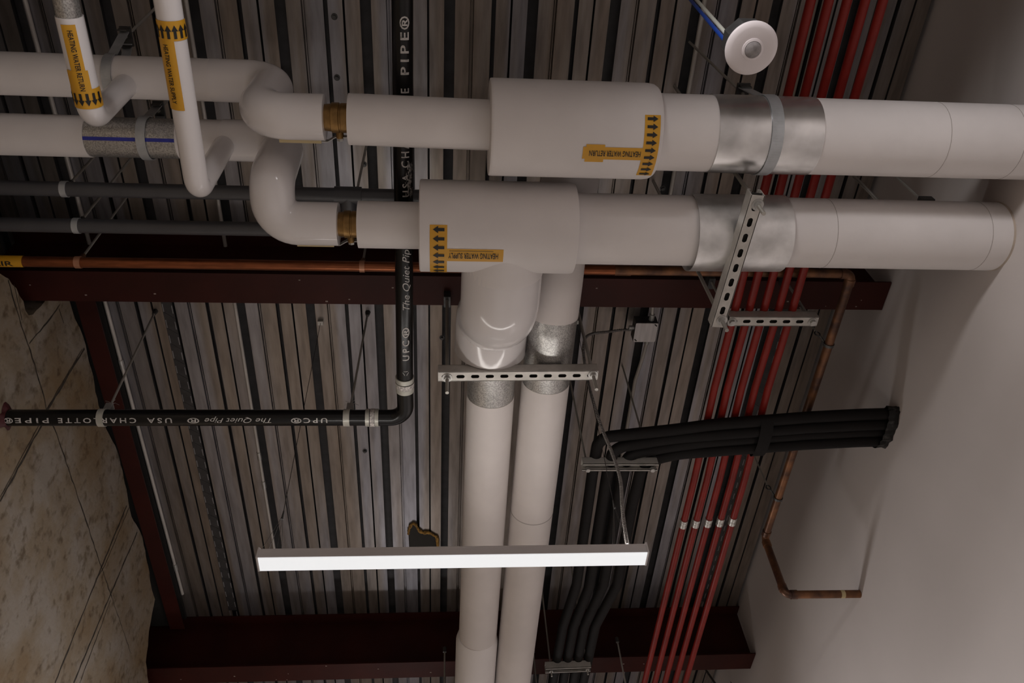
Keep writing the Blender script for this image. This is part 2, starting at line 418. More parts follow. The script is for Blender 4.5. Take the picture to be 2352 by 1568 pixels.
for i in range(n-1):
    for r_ in (0, 1):
        mb.f.append((r_*n+i, r_*n+i+1, (r_+1)*n+i+1, (r_+1)*n+i)); mb.mi.append(0)
        mb.f.append((N3+r_*n+i, N3+(r_+1)*n+i, N3+(r_+1)*n+i+1, N3+r_*n+i+1)); mb.mi.append(0)
    mb.f.append((i, N3+i, N3+i+1, i+1)); mb.mi.append(0)
def streak(pl, w):
    mb.cur = 1
    P = [atX(x, y, XL) for x, y in pl]; Q = []
    for i in range(len(P)-1):
        L = (P[i+1]-P[i]).length; nn = max(1, int(L/.03))
        for k in range(nn):
            q = P[i].lerp(P[i+1], k/nn); Q.append(q+Vector((0, random.uniform(-.003, .003), random.uniform(-.003, .003))))
    Q.append(P[-1]); vs = []
    for i, q in enumerate(Q):
        t = (Q[min(i+1, len(Q)-1)]-Q[max(i-1, 0)]).normalized(); nn = Vector((0, -t.z, t.y)); ww = w*random.uniform(.5, 1.2)
        vs += [q+nn*ww/2+Vector((.0012, 0, 0)), q-nn*ww/2+Vector((.0012, 0, 0))]
    mb.add(vs, [(2*i, 2*i+1, 2*i+3, 2*i+2) for i in range(len(Q)-1)]); mb.cur = 0
streak([(194, 799), (150, 872), (112, 937), (92, 981), (0, 1151)], .010)
streak([(188, 803), (108, 938), (86, 981), (0, 1141)], .004)
streak([(291, 1161), (232, 1305), (126, 1568)], .010)
streak([(297, 1163), (240, 1300), (226, 1322)], .004)
streak([(315, 1222), (252, 1368), (169, 1568)], .010); streak([(254, 1378), (183, 1568)], .004)
streak([(18, 642), (48, 745), (64, 790), (98, 900), (108, 950), (126, 985), (185, 1160), (232, 1300), (256, 1370)], .007)
streak([(256, 1370), (300, 1500)], .003)
streak([(137, 699), (108, 740), (67, 789)], .006); streak([(135, 708), (146, 742)], .004)
streak([(31, 652), (50, 735)], .004)
struct(mb.build('wall_left', ['concrete', 'joint'], smooth=False))

# ================================================================== STEEL
def ibeam(y0, y1, h0, x0, x1, label, seed):
    yc = (y0+y1)/2; tf = .0085; tw = .006; mb = MB()
    poly = [(y0, h0), (y1, h0), (y1, h0+tf), (yc+tw/2, h0+tf), (yc+tw/2, DECK-tf), (y1, DECK-tf), (y1, DECK-.001), (y0, DECK-.001), (y0, DECK-tf), (yc-tw/2, DECK-tf), (yc-tw/2, h0+tf), (y0, h0+tf)]
    mb.prism(poly, 0, x0, x1)
    mb.cur = 1; rr = random.Random(seed)
    for _ in range(16):
        x = rr.uniform(x0+.1, x1-.1); y = rr.uniform(y0+.01, y1-.01); s = rr.uniform(.0012, .003)
        mb.box((x-s*1.6, y-s, h0-.0006), (x+s*1.6, y+s, h0+.0001))
    o = mb.build('steel_beam', ['primer', 'speck'], smooth=False, loc=((x0+x1)/2, yc, h0)); tag(o, label, 'beam'); return o
M['speck'] = mat('plaster_speck', (.30, .25, .22), rough=.9)
ibeam(1.664, 1.798, 2.842, XL-.2, XR-.004, 'dark red steel beam crossing the middle behind the pipes', 2)
ibeam(4.20, 4.345, 2.85, XL-.2, XR-.004, 'dark red steel beam at the bottom, below the lit lamp', 3)
mb = MB()   # ledger angle along the left wall
mb.prism([(-1.556, 3.10), (-1.476, 3.10), (-1.476, 3.108), (-1.548, 3.108), (-1.548, DECK-.004), (-1.556, DECK-.004)], 1, 1.80, 4.195)
tag(mb.build('steel_angle', 'primer', smooth=False, loc=(-1.51, 3, 3.02)), 'dark red steel angle running along the top of the stained concrete wall', 'steel angle')

mb = MB(); mb.box((XL-.1, 1.86, 3.125), (-1.557, 4.195, DECK-.002)); mb.box((-1.5475, 1.8, DECK-.02), (-1.484, 4.195, DECK-.001))  # near-black strips added to paint the shade between wall, angle and deck
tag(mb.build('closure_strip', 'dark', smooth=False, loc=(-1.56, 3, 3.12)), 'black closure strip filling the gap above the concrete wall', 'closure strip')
# ================================================================== THIN CONDUITS UNDER THE DECK
def conduit(X, y0, y1, h, r, couplings, label, parent_name='metal_conduit', m='decklight'):
    t = thing(parent_name, (X, y0, h), label, 'conduit')
    mb = MB(); mb.sweep([(X, y0, h), (X, y1, h)], r, 14); mb.build('tube', 'conduit', t)
    for y in couplings:
        mb = MB(); mb.sweep([(X, y-.025, h), (X, y+.025, h)], r*1.35, 14); mb.build('coupling', 'zinc', t)
    return t
M['conduit'] = mat('electrical_conduit', (.46, .43, .40), rough=.45, metal=.2, var=.15, scale=6)
conduit(-1.471, -.5, 3.98, DECK-.012, .0085, (.28, 2.35, 3.75), 'thin grey conduit along the deck edge nearest the concrete wall')
conduit(-.918, -.5, 3.62, DECK-.012, .0080, (2.92, 3.12), 'thin grey conduit along the deck ending above the lamp')

# ================================================================== RETURN MAIN (upper big pipe)
Y1, H1 = .8436, 2.28; Y2, H2 = 1.158, 2.28
def xb(px, Y, h, r, py=300): return Xof(px, py, Y, h-r*.97)
def band(mb, x0, x1, Y, h, r, th=.0012): mb.shell((x0, Y, h), (x1, Y, h), r, th)
xs0 = xb(1648, Y1, H1, .109); xs1 = xb(1887, Y1, H1, .109)
xc0 = xb(1127, Y1, H1, .135); xc1 = xb(1521, Y1, H1, .135); xt0 = xb(796, .832, H1, .0702)
t = thing('insulated_pipe', (xs0, Y1, H1), 'thick white insulated pipe with yellow return label, uppermost of the two mains', 'pipe')
mb = MB(); mb.sweep([(xc1-.02, Y1, H1), (xs0+.003, Y1, H1)], .1085, 48); mb.sweep([(xs1-.003, Y1, H1), (XR-.086, Y1, H1)], .109, 48); mb.sweep([(xs0-.02, Y1, H1), (xs1+.02, Y1, H1)], .1055, 48, cap=False); mb.build('insulation', 'jacket', t)
pass
M['sealant'] = mat('tan_sealant', (.42, .35, .29), rough=.8, var=.2, scale=30)
M['seam'] = mat('jacket_seam', (.36, .33, .31), rough=.6)
for px in (2175, 2345):
    mb = MB(); xx = xb(px, Y1, H1, .109); mb.shell((xx, Y1, H1), (xx+.0015, Y1, H1), .109, .0006); mb.build('seam', 'seam', t)
mb = MB(); rr_ = [.110, .126, .133, .135, .135, .135, .131, .122, .109]
L = xc1-xc0
xs_ = [xc0, xc0+.0005, xc0+.001, xc0+.003, xc0+.01, xc1-.028, xc1-.010, xc1, xc1+.006]
rr_ = [.05, .128, .133, .1345, .135, .135, .1325, .126, .10]
mb.sweep([(x, Y1, H1) for x in xs_], rr_, 56); mb.build('tee_cover', 'jacket', t)
mb = MB(); mb.sweep([(xt0, .832, H1), (xc0+.03, .838, H1)], .0702, 44); mb.build('reducer_insulation', 'jacket', t)
mb = MB(); band(mb, xs0, xs1, Y1, H1, .1095, .0016); mb.build('metal_shield', 'sheet', t)['label'] = 'shiny sheet metal shield'
# label on the return main
W = Wrap((0, Y1, H1), (1, Y1, H1), .1352)
lb = MB(); ik = MB()
u0 = W.uv(1478, 330)[0]; u1 = W.uv(1514, 330)[0]; v0 = W.uv(1495, 264)[1]; v1 = W.uv(1480, 402)[1]
W.flat(lb, [rect(u0, v0, u1, v1)], lambda x, y: (x, y))
um0 = W.uv(1345, 350)[0]; va = W.uv(1400, 338)[1]; vb = W.uv(1400, 366)[1]
W.flat(lb, [rect(um0, va, u0, vb)], lambda x, y: (x, y))
W.flat(lb, [rect(um0+.0, va-.007, um0+.052, vb+.009)], lambda x, y: (x, y), off=.0013)
W.flat(lb, [rect(um0-.008, va, um0, vb-.001)], lambda x, y: (x, y), off=.0013)
tw = (u0-.004)-(um0+.010); th = (vb-va)*.46
W.flat(ik, [text('HEATING WATER RETURN', tw, th, bold=.012)], lambda x, y: (u0-.004-x, va+(vb-va)*.27+y), off=.002)
na = 9
for k in range(na):
    vc = v0+(v1-v0)*(k+.5)/na*1.0
    W.flat(ik, [arrow(u0+(u1-u0)*.16, u0+(u1-u0)*.84, (v1-v0)/na*.82)], lambda x, y, vc=vc: (x, vc+y), off=.002)
o = lb.build('label', 'yellow', t); o['label'] = 'yellow pipe marker tape'; ik.build('lettering', 'ink', o)

# ================================================================== SUPPLY MAIN (lower big pipe)
yc0 = xb(961, Y2, H2, .139, 500); yc1 = xb(1329, Y2, H2, .139, 500); ys0 = xb(1600, Y2, H2, .109, 500); ys1 = xb(1816, Y2, H2, .109, 500); yt0 = xb(819, Y2, H2, .071, 500)
t = thing('insulated_pipe', (ys0, Y2, H2), 'thick white insulated pipe with yellow supply label, lower of the two mains', 'pipe')
mb = MB(); mb.sweep([(yc1-.02, Y2, H2), (XR-.086, Y2, H2)], .109, 48); mb.build('insulation', 'jacket', t)
for px in (1917, 2270):
    mb = MB(); xx = xb(px, Y2, H2, .109, 500); mb.shell((xx, Y2, H2), (xx+.0015, Y2, H2), .109, .0006); mb.build('seam', 'seam', t)
mb = MB(); mb.sweep([(x, Y2, H2) for x in (yc0, yc0+.001, yc0+.004, yc1-.012, yc1-.002, yc1)], [.06, .136, .139, .139, .137, .10], 56); mb.build('tee_cover', 'jacket', t)
mb = MB(); mb.sweep([(yt0, Y2, H2), (yc0+.03, Y2, H2)], .071, 44); mb.build('reducer_insulation', 'jacket', t)
mb = MB(); mb.shell((ys0+.0, Y2+.004, H2-.004), (ys1, Y2+.002, H2-.003), .1185, .002, -1.85, 1.72); mb.build('metal_saddle', 'saddle', t)['label'] = 'dull half round metal saddle under the pipe'
mb = MB(); mb.sweep([(XR-.094, Y2, H2), (XR-.086, Y2, H2), (XR-.080, Y2, H2)], [.1095, .112, .119], 40); mb.build('wall_sealant', 'sealant', t)
W = Wrap((0, Y2, H2), (1, Y2, H2), .1392)
lb = MB(); ik = MB()
u0 = W.uv(987, 570)[0]; u1 = W.uv(1027, 570)[0]; v0 = W.uv(1005, 516)[1]; v1 = W.uv(1005, 625)[1]
W.flat(lb, [rect(u0, v0, u1, v1)], lambda x, y: (x, y))
um1 = W.uv(1156, 588)[0]; va = W.uv(1090, 572)[1]; vb = W.uv(1090, 600)[1]
W.flat(lb, [rect(u1, va, um1, vb)], lambda x, y: (x, y))
tx = W.uv(1144, 588)[0]; tw = tx-(u1+.004)
W.flat(ik, [text('HEATING WATER SUPPLY', tw, (vb-va)*.45, bold=.012)], lambda x, y: (tx-x, va+(vb-va)*.30+y), off=.002)
W.flat(ik, [rect(u1+.006, va+(vb-va)*.12, um1-.03, va+(vb-va)*.15)], lambda x, y: (x, y), off=.002)
na = 8
for k in range(na):
    vc = v0+(v1-v0)*(k+.5)/na
    W.flat(ik, [arrow(u1-(u1-u0)*.16, u0+(u1-u0)*.18, (v1-v0)/na*.80)], lambda x, y, vc=vc: (x, vc+y), off=.002)
o = lb.build('label', 'yellow', t); o['label'] = 'yellow pipe marker tape'; ik.build('lettering', 'ink', o)

# ================================================================== RETURN BRANCH going to the back (right hand of the pair)
rw = .089
c0 = .425
path = rounded([(c0, .905, 2.36), (c0, .905, 2.515), (.402, 1.27, 2.515), (.390, 1.45, 2.45), (.384, 1.62, 2.43), (.378, 2.35, 2.43), (.358, 4.0, 2.43), (.350, 6.5, 2.43)], [0, .10, .1, .1, .1, .1, .1, 0])
t = thing('insulated_pipe', (.38, 2.4, 2.43), 'white insulated pipe running to the back, right one of the pair', 'pipe')
def cut(path, ya, yb):
    out = []
    for i, p in enumerate(path):
        if ya <= p.y <= yb: out.append(p)
        if i+1 < len(path):
            q = path[i+1]
            for yy in (ya, yb):
                if (p.y-yy)*(q.y-yy) < 0: out.append(p.lerp(q, (yy-p.y)/(q.y-p.y)))
    return sorted(out, key=lambda v: v.y)
ysh0 = atY(1265, 753, 1).y; q = at(1270, 752, 2.43-rw*.9); q2 = at(1248, 916, 2.43-rw)
mb = MB(); mb.sweep([p for p in path if p.y <= .9051]+cut(path, .907, 1.25), .095, 40); mb.build('fitting_cover', 'jacket', t)
mb = MB(); mb.sweep(cut(path, 1.23, q.y), rw+.001, 40); mb.build('insulation', 'paper', t)
mb = MB(); mb.sweep(cut(path, q.y-.005, q2.y), rw-.001, 44); mb.build('metal_shield', 'galv', t)['label'] = 'speckled galvanised metal shield'
mb = MB(); mb.sweep(cut(path, q2.y-.02, 6.4), rw, 44); mb.build('insulation', 'paper', t)
mb = MB()
for py in (1205,):
    y = at(1220, py, 2.34).y
    P = [p for p in cut(path, y, y+.004)]
    mb.sweep([P[0], P[-1]], rw+.0008, 44)
mb.build('seam', 'seam', t)

# SUPPLY BRANCH (left of the pair)
t = thing('insulated_pipe', (.179, 2.4, 2.43), 'white insulated pipe running to the back, left one of the pair with glossy elbow', 'pipe')
xe = .176
q = at(1122, 948, 2.43-rw)
path = [Vector((.1795, 1.60, 2.43)), Vector((.179, 2.5, 2.43)), Vector((.173, 4.0, 2.43)), Vector((.168, 6.5, 2.43))]
mb = MB(); mb.sweep(cut(path, 1.69, q.y), rw-.001, 44); mb.build('metal_shield', 'galv', t)['label'] = 'speckled galvanised metal shield'
mb = MB(); mb.sweep(cut(path, q.y-.02, 6.4), rw, 44); mb.build('insulation', 'paper', t)
yq = at(1095, 1497, 2.43-rw).y
mb = MB(); mb.sweep([Vector((.1725, yq-.01, 2.43)), Vector((.1722, yq+.03, 2.43)), Vector((.168, 6.3, 2.43))], [rw+.001, .099, .099], 44); mb.build('coupling_cover', 'jacket', t)
y_end = 1.7235
ep = rounded([(xe+.010, 1.20, 2.28), (xe+.008, 1.46, 2.28), (xe-.002, 1.58, 2.435), (xe-.006, y_end, 2.432)], [0, .13, .10, 0], 12)
mb = MB(); mb.sweep(ep, [.128]*len(ep), 56); mb.build('elbow_cover', 'gloss', t)['label'] = 'glossy white plastic elbow cover'
mb = MB(); mb.sweep([(xe+.010, 1.20, 2.28), (xe+.010, 1.304, 2.28)], .1285, 48); mb.build('tee_collar', 'jacket', t)

# ================================================================== VALVES with lever
def valve(x0, x1, Y, h, side, label, xl):
    t = thing('ball_valve', ((x0+x1)/2, Y, h), label, 'valve')
    mb = MB(); L = x1-x0
    mb.sweep([(x0-.03, Y, h), (x0, Y, h), (x0+L*.28, Y, h), (x0+L*.30, Y, h), (x0+L*.60, Y, h), (x0+L*.62, Y, h), (x0+L*.68, Y, h), (x0+L*.7, Y, h), (x1+.02, Y, h)],
             [.036, .036, .038, .0415, .0415, .039, .039, .0405, .0405], 40)
    mb.build('body', 'brass', t)
    xm = x0+L*.58
    mb = MB(); mb.sweep([(xm, Y+.03, h-.004), (xm, Y+.056, h-.004)], .011, 16); mb.build('stem', 'brass', t)
    mb = MB(); yb = Y+.054
    pl = rounded([(xm+.024, yb-.012, h), (xm+.022, yb, h), (xm-.012, yb, h), (xm-.034, yb+.014, h), (xl+.01, yb+.014, h), (xl, yb+.010, h)], [0, .006, .01, .01, .01, 0], 4)
    for i in range(len(pl)-1):
        a, b_ = pl[i], pl[i+1]
        mb.add([a+Vector((0, -.0012, -.009)), a+Vector((0, .0012, -.009)), a+Vector((0, .0012, .009)), a+Vector((0, -.0012, .009)), b_+Vector((0, -.0012, -.009)), b_+Vector((0, .0012, -.009)), b_+Vector((0, .0012, .009)), b_+Vector((0, -.0012, .009))],
               [(0, 1, 2, 3), (4, 7, 6, 5), (0, 4, 5, 1), (1, 5, 6, 2), (2, 6, 7, 3), (3, 7, 4, 0)])
    ha = mb.build('lever', 'zinc', t)
    mb = MB(); mb.box((xl-.004, yb+.0095, h-.0105), (xm-.052, yb+.0185, h+.0105)); g = mb.build('grip', 'cream', ha, smooth=False); g['label'] = 'cream coloured sleeve on the lever'
    mb = MB(); mb.sweep([(xm, yb+.001, h), (xm, yb+.012, h)], .0095, 6); mb.build('nut', 'zinc', t, ang=20)
    return t
ex1 = xb(740, .829, H1, .064); ex2 = xb(773, Y2, H2, .065, 520)
valve(ex1, xt0, .829, H1, 1, 'brass ball valve with lever on the upper pipe run', Xof(645, 325, .9, 2.27))
valve(ex2, yt0, Y2, H2, 1, 'brass ball valve with lever on the lower pipe run', Xof(686, 572, 1.23, 2.27))

# ================================================================== LEFT HAND INSULATED PIPES
HP = 2.58; YP1 = .832; YP2 = 1.022
# upper
t = thing('insulated_pipe', (-.9, YP1, HP), 'upper white insulated pipe on the left, curling down to the upper brass valve', 'pipe')
xd = -.515
mb = MB(); mb.sweep([(-2.4, YP1, HP), (xd-.18, YP1, HP)], .0625, 40); mb.build('insulation', 'jacket', t)
pth = rounded([(xd-.19, YP1, HP), (xd, YP1, HP), (xd, .829, H1), (ex1, .829, H1)], [0, .085, .082, 0], 12)
mb = MB(); mb.sweep(pth, [.0635]*len(pth), 48); mb.build('elbow_cover', 'gloss', t)['label'] = 'glossy white plastic elbow cover'
# lower
t = thing('insulated_pipe', (-.9, YP2, HP), 'lower white insulated pipe on the left, curling down to the lower brass valve', 'pipe')
xd2 = -.505
px_s0, px_s1 = xb(192, YP2, HP, .0625, 310), xb(402, YP2, HP, .0625, 310)
mb = MB(); mb.sweep([(-2.4, YP2, HP), (px_s0, YP2, HP)], .064, 40); mb.sweep([(px_s1, YP2, HP), (xd2-.18, YP2, HP)], .0625, 40); mb.build('insulation', 'jacket', t)
mb = MB(); mb.sweep([(px_s0-.02, YP2, HP), (px_s1+.02, YP2, HP)], .0615, 44); o = mb.build('metal_shield', 'galv', t); o['label'] = 'speckled galvanised metal shield'
W = Wrap((0, YP2, HP), (1, YP2, HP), .0617); mb = MB(); va = W.uv(300, 316)[1]
W.flat(mb, [rect(px_s0, va, px_s1, va+.011)], lambda x, y: (x, y)); mb.build('paint_stripe', 'blue', o)['label'] = 'blue marker stripe'
pth = rounded([(xd2-.19, YP2, HP), (xd2, YP2, HP), (xd2, YP2+.012, H2+.02), (xd2+.004, Y2, H2), (ex2, Y2, H2)], [0, .08, .07, .07, 0], 10)
mb = MB(); mb.sweep(pth, [.065]*len(pth), 48); mb.build('elbow_cover', 'gloss', t)['label'] = 'glossy white plastic elbow cover'

# drop legs coming towards the viewer
def dropleg(j, h, Xn, r, label, band_y, arrow_dir, txt, ty0, ty1, lx, bare=None, big=None):
    t = thing('insulated_pipe', (j[0], j[1], h), label, 'pipe')
    Yn = -.5
    a = Vector((j[0], j[1], h)); n_ = Vector((Xn, 0, h)); d = (n_-a).normalized(); far = a+d*(j[1]+.6)
    pth = rounded([far, a, Vector((j[0], j[1], HP-.055))], [0, .045, 0], 10)
    if bare:
        yb = bare
        P = a.lerp(far, (a.y-yb)/(a.y-far.y))
        mb = MB(); mb.sweep([far, P], r-.003, 36); mb.build('bare_pipe', 'galv', t)['label'] = 'bare metal pipe with blue paint'
        pth = [P]+pth[1:]
    mb = MB(); mb.sweep(pth, r, 40); mb.build('insulation', 'gloss', t)
    W = Wrap(far, a, r+.0006); lb = MB(); ik = MB()
    ua = W.uv(lx, band_y[0])[0]; ub = W.uv(lx, band_y[1])[0]
    W.flat(lb, [rect(ua, -r*1.9, ub, r*1.9)], lambda x, y: (x, y))
    if arrow_dir > 0: uc = ua; us = W.uv(lx-25, ty0-12)[0]; ue = ua
    else: us = ub; ue = W.uv(lx+18, ty1+14)[0]
    return t, W, lb, ik, ua, ub, us, ue
# return leg
j = (-.944, .838); 
t, W, lb, ik, ua, ub, us, ue = dropleg(j, 2.243, -.934, .0335, 'narrow white pipe with heating water return label, leftmost at the top', (206, 251), 1, '', 68, 208, 200, bare=at(158, 44, 2.212).y)
va = W.uv(140, 60)[1]; vb = W.uv(173, 60)[1]
W.flat(lb, [rect(us, va, ua, vb)], lambda x, y: (x, y))
um = W.uv(185, 163)[0]; vc_ = W.uv(158, 175)[1]; vd_ = W.uv(204, 175)[1]
W.flat(lb, [rect(um, vc_, ua, vd_)], lambda x, y: (x, y), off=.0013)
s0 = W.uv(160, 70)[0]; s1 = W.uv(185, 209)[0]; mid = (va+vb)/2+.001
W.flat(ik, [text('HEATING WATER RETURN', s1-s0, .0125, bold=.012)], lambda x, y: (s0+x, mid-.005+y), off=.002)
for k in range(7):
    vv = (k-3)*.0158-.003
    W.flat(ik, [arrow(ua+(ub-ua)*.2, ua+(ub-ua)*.84, .015)], lambda x, y, vv=vv: (x, vv+y), off=.002)
o = lb.build('label', 'yellow', t); o['label'] = 'yellow pipe marker tape'; ik.build('lettering', 'ink', o)
ch = [c for c in t.children if c.name.startswith('bare')][0]
mb = MB(); W2 = Wrap(W.a, W.a+W.t, W.r-.0032); v_a = W2.uv(133, 10)[1]; v_b = W2.uv(146, 10)[1]
W2.flat(mb, [rect(0, v_a, .9, v_b)], lambda x, y: (x, y)); mb.build('paint_stripe', 'blue', ch)
# supply leg
j = (-.684, 1.018)
t, W, lb, ik, ua, ub, us, ue = dropleg(j, 2.19, -.670, .0325, 'narrow white pipe with heating water supply label, reaching lowest at top left', (49, 95), -1, '', 100, 240, 392)
va = W.uv(372, 130)[1]; vb = W.uv(405, 130)[1]
W.flat(lb, [rect(ub, va, ue, vb)], lambda x, y: (x, y))
s0 = W.uv(385, 103)[0]; s1 = W.uv(408, 239)[0]; mid = (va+vb)/2+.0015
W.flat(ik, [text('HEATING WATER SUPPLY', s1-s0, .0125, bold=.012)], lambda x, y: (s0+x, mid-.004+y), off=.002)
W.flat(ik, [rect(s0, va+.0025, s1, va+.0035)], lambda x, y: (x, y), off=.002)
for k in range(7):
    vv = (k-3)*.0155
    W.flat(ik, [arrow(ub-(ub-ua)*.12, ua+(ub-ua)*.2, .015)], lambda x, y, vv=vv: (x, vv+y), off=.002)
o = lb.build('label', 'yellow', t); o['label'] = 'yellow pipe marker tape'; ik.build('lettering', 'ink', o)

# ================================================================== CLEVIS HANGERS
def clevis(X, Y, h, r, w, topP, rodtop, label, m='strap', off=0):
    t = thing('pipe_hanger', (X, Y, h-r), label, 'hanger')
    mb = MB(); th = .003
    c = Vector((X, Y, h)); T = Vector((X, topP[1], topP[2])); d = (T-c); L = d.length; d.normalize(); s = Vector((0, -d.z, d.y))
    if s.y < 0: s = -s
    n = 72; pl = []
    pl.append(T+s*.018)
    for k in range(n+1):
        a = math.radians(42)+(2*PI-2*math.radians(42))*k/n
        pl.append(c+(d*math.cos(a)+s*math.sin(a))*(r+.002))
    pl.append(T-s*.018)
    for i in range(len(pl)-1):
        a, b_ = pl[i], pl[i+1]; nn = (b_-a).cross(Vector((1, 0, 0))).normalized()*th/2; wx = Vector((w/2, 0, 0))
        mb.add([a-nn-wx, a-nn+wx, a+nn+wx, a+nn-wx, b_-nn-wx, b_-nn+wx, b_+nn+wx, b_+nn-wx],
               [(0, 1, 5, 4), (1, 2, 6, 5), (2, 3, 7, 6), (3, 0, 4, 7), (0, 3, 2, 1), (4, 5, 6, 7)])
    mb.build('strap', m, t, ang=25)
    mb = MB(); mb.box((-w*.6, -.03, -.006), (w*.6, .03, .003), c=T+Vector((0, 0, .004))); mb.box((-w*.5, -.028, -.028), (w*.5, -.024, .0), c=T); mb.box((-w*.5, .024, -.028), (w*.5, .028, .0), c=T)
    mb.build('yoke', 'dark_steel', t, smooth=False)
    mb = MB(); hexnut(mb, (T.x, T.y), .0095, T.z+.008, T.z+.020); mb.build('nut', 'zinc', t)
    mb = MB(); mb.sweep([T+Vector((0, 0, -.01)), Vector((rodtop[0], rodtop[1], DECK+.002))], .0048, 10); mb.build('rod', 'rod', t)
    return t
xk = xb(1778, Y1, H1, .11, 390)+.002
P = at(1745, 188, 2.56)
t = clevis(xk, Y1, H1, .1115, .034, (xk, Y1-.045, 2.52), (xk, Y1-.02), 'grey steel clevis hanger around the upper main pipe at its metal shield')
# slim rod with anchor where it meets the deck
xk2 = xb(247, YP1, HP, .063, 225)
P = at(290, 70, 2.76)
clevis(xk2, YP1, HP, .0645, .028, (xk2, YP1-.075, 2.745), (xk2+.0, YP1-.09), 'steel clevis hanger on the upper left pipe, topped by a bolt and yoke')
xk3 = xb(325, YP2, HP, .063, 362)
clevis(xk3, YP2, HP, .0645, .028, (xk3, YP2-.035, 2.735), (xk3, YP2-.04), 'steel clevis hanger on the lower left pipe over its speckled shield')

# ================================================================== STRUT CHANNELS
def cell(mb, c, ux, uy, Lc, Wd, hole=True, nrm=None, hl=.0143, hr=.0072):
    # one slotted cell of the channel web
    n = 24; O = []; I = []
    for k in range(n):
        a = 2*PI*k/n+PI/n; x, y = math.cos(a), math.sin(a)
        s = min(Lc/2/max(abs(x), 1e-6), Wd/2/max(abs(y), 1e-6)); O.append((x*s, y*s))
        hx = (hl-hr)*(1 if x > 0 else -1); I.append((hx+x*hr, y*hr))
    if not hole:
        mb.add([c+ux*a+uy*b_ for a, b_ in ((-Lc/2, -Wd/2), (Lc/2, -Wd/2), (Lc/2, Wd/2), (-Lc/2, Wd/2))], [(0, 1, 2, 3)]); return
    # corners
    cs = [(-Lc/2, -Wd/2), (Lc/2, -Wd/2), (Lc/2, Wd/2), (-Lc/2, Wd/2)]
    vs = [c+ux*a+uy*b_ for a, b_ in O]+[c+ux*a+uy*b_ for a, b_ in I]+[c+ux*a+uy*b_ for a, b_ in cs]
    fs = [(k, (k+1) % n, n+(k+1) % n, n+k) for k in range(n)]
    for ci, (cx_, cy_) in enumerate(cs):
        best = None
        for k in range(n):
            p, q = O[k], O[(k+1) % n]
            if (abs(abs(p[0])-Lc/2) < 1e-6) != (abs(abs(q[0])-Lc/2) < 1e-6) and p[0]*cx_ > 0 and p[1]*cy_ > 0 and q[0]*cx_ > 0 and q[1]*cy_ > 0: best = k
        if best is not None: fs.append((best, 2*n+ci, (best+1) % n))
    mb.add(vs, fs)
def strut(a, b, W_=.0413, H_=.0413, slots=True, first=.03, open_down=False, pitch=.0508, m='strut'):
    a = Vector(a); b = Vector(b); ux = (b-a).normalized(); uy = Vector((-ux.y, ux.x, 0)); up = Vector((0, 0, 1)); L = (b-a).length
    mb = MB(); tk = .0025
    def bx(u0, u1, y0, y1, z0, z1):
        vs = [a+ux*u+uy*y+up*z for u in (u0, u1) for y in (y0, y1) for z in (z0, z1)]
        mb.add(vs, [(0, 1, 3, 2), (4, 6, 7, 5), (0, 4, 5, 1), (2, 3, 7, 6), (0, 2, 6, 4), (1, 5, 7, 3)])
    bx(0, L, -W_/2, -W_/2+tk, 0, H_); bx(0, L, W_/2-tk, W_/2, 0, H_)
    if open_down:
        bx(0, L, -W_/2, W_/2, H_-tk, H_)
        bx(0, L, -W_/2, -W_/2+.0095, 0, .004); bx(0, L, W_/2-.0095, W_/2, 0, .004)
        bx(0, L, -W_/2+.007, -W_/2+.0095, 0, .009); bx(0, L, W_/2-.0095, W_/2-.007, 0, .009)
    else:
        nn = int((L-first*2+.026)//pitch)
        u = 0; centers = [first+pitch*k for k in range(0, 40) if first+pitch*k < L-.02]
        prev = 0
        for cidx, cc in enumerate(centers):
            u0 = prev; u1 = cc+pitch/2 if cidx < len(centers)-1 else L
            # plain filler before, cell, etc.
            cs = cc-pitch/2
            if cs > prev+1e-5: cell(mb, a+ux*((prev+cs)/2), ux, uy, cs-prev, W_-.001, False)
            elif cs < prev-1e-5: pass
            st = max(prev, cs); en = min(L, cc+pitch/2)
            half = min(cc-st, en-cc)
            cell(mb, a+ux*cc, ux, uy, half*2, W_-.001, True)
            if st < cc-half-1e-5: cell(mb, a+ux*((st+cc-half)/2), ux, uy, cc-half-st, W_-.001, False)
            if en > cc+half+1e-5: cell(mb, a+ux*((en+cc+half)/2), ux, uy, en-cc-half, W_-.001, False)
            prev = en
        if prev < L-1e-5: cell(mb, a+ux*((prev+L)/2), ux, uy, L-prev, W_-.001, False)
        mb.cur = 1
        bx(0.001, L-.001, -W_/2+tk, W_/2-tk, .016, .018); mb.cur = 0  # dark plate added for the shade behind the slots
        bx(0, L, -W_/2, -W_/2+.0095, H_-.003, H_); bx(0, L, W_/2-.0095, W_/2, H_-.003, H_)
    return mb
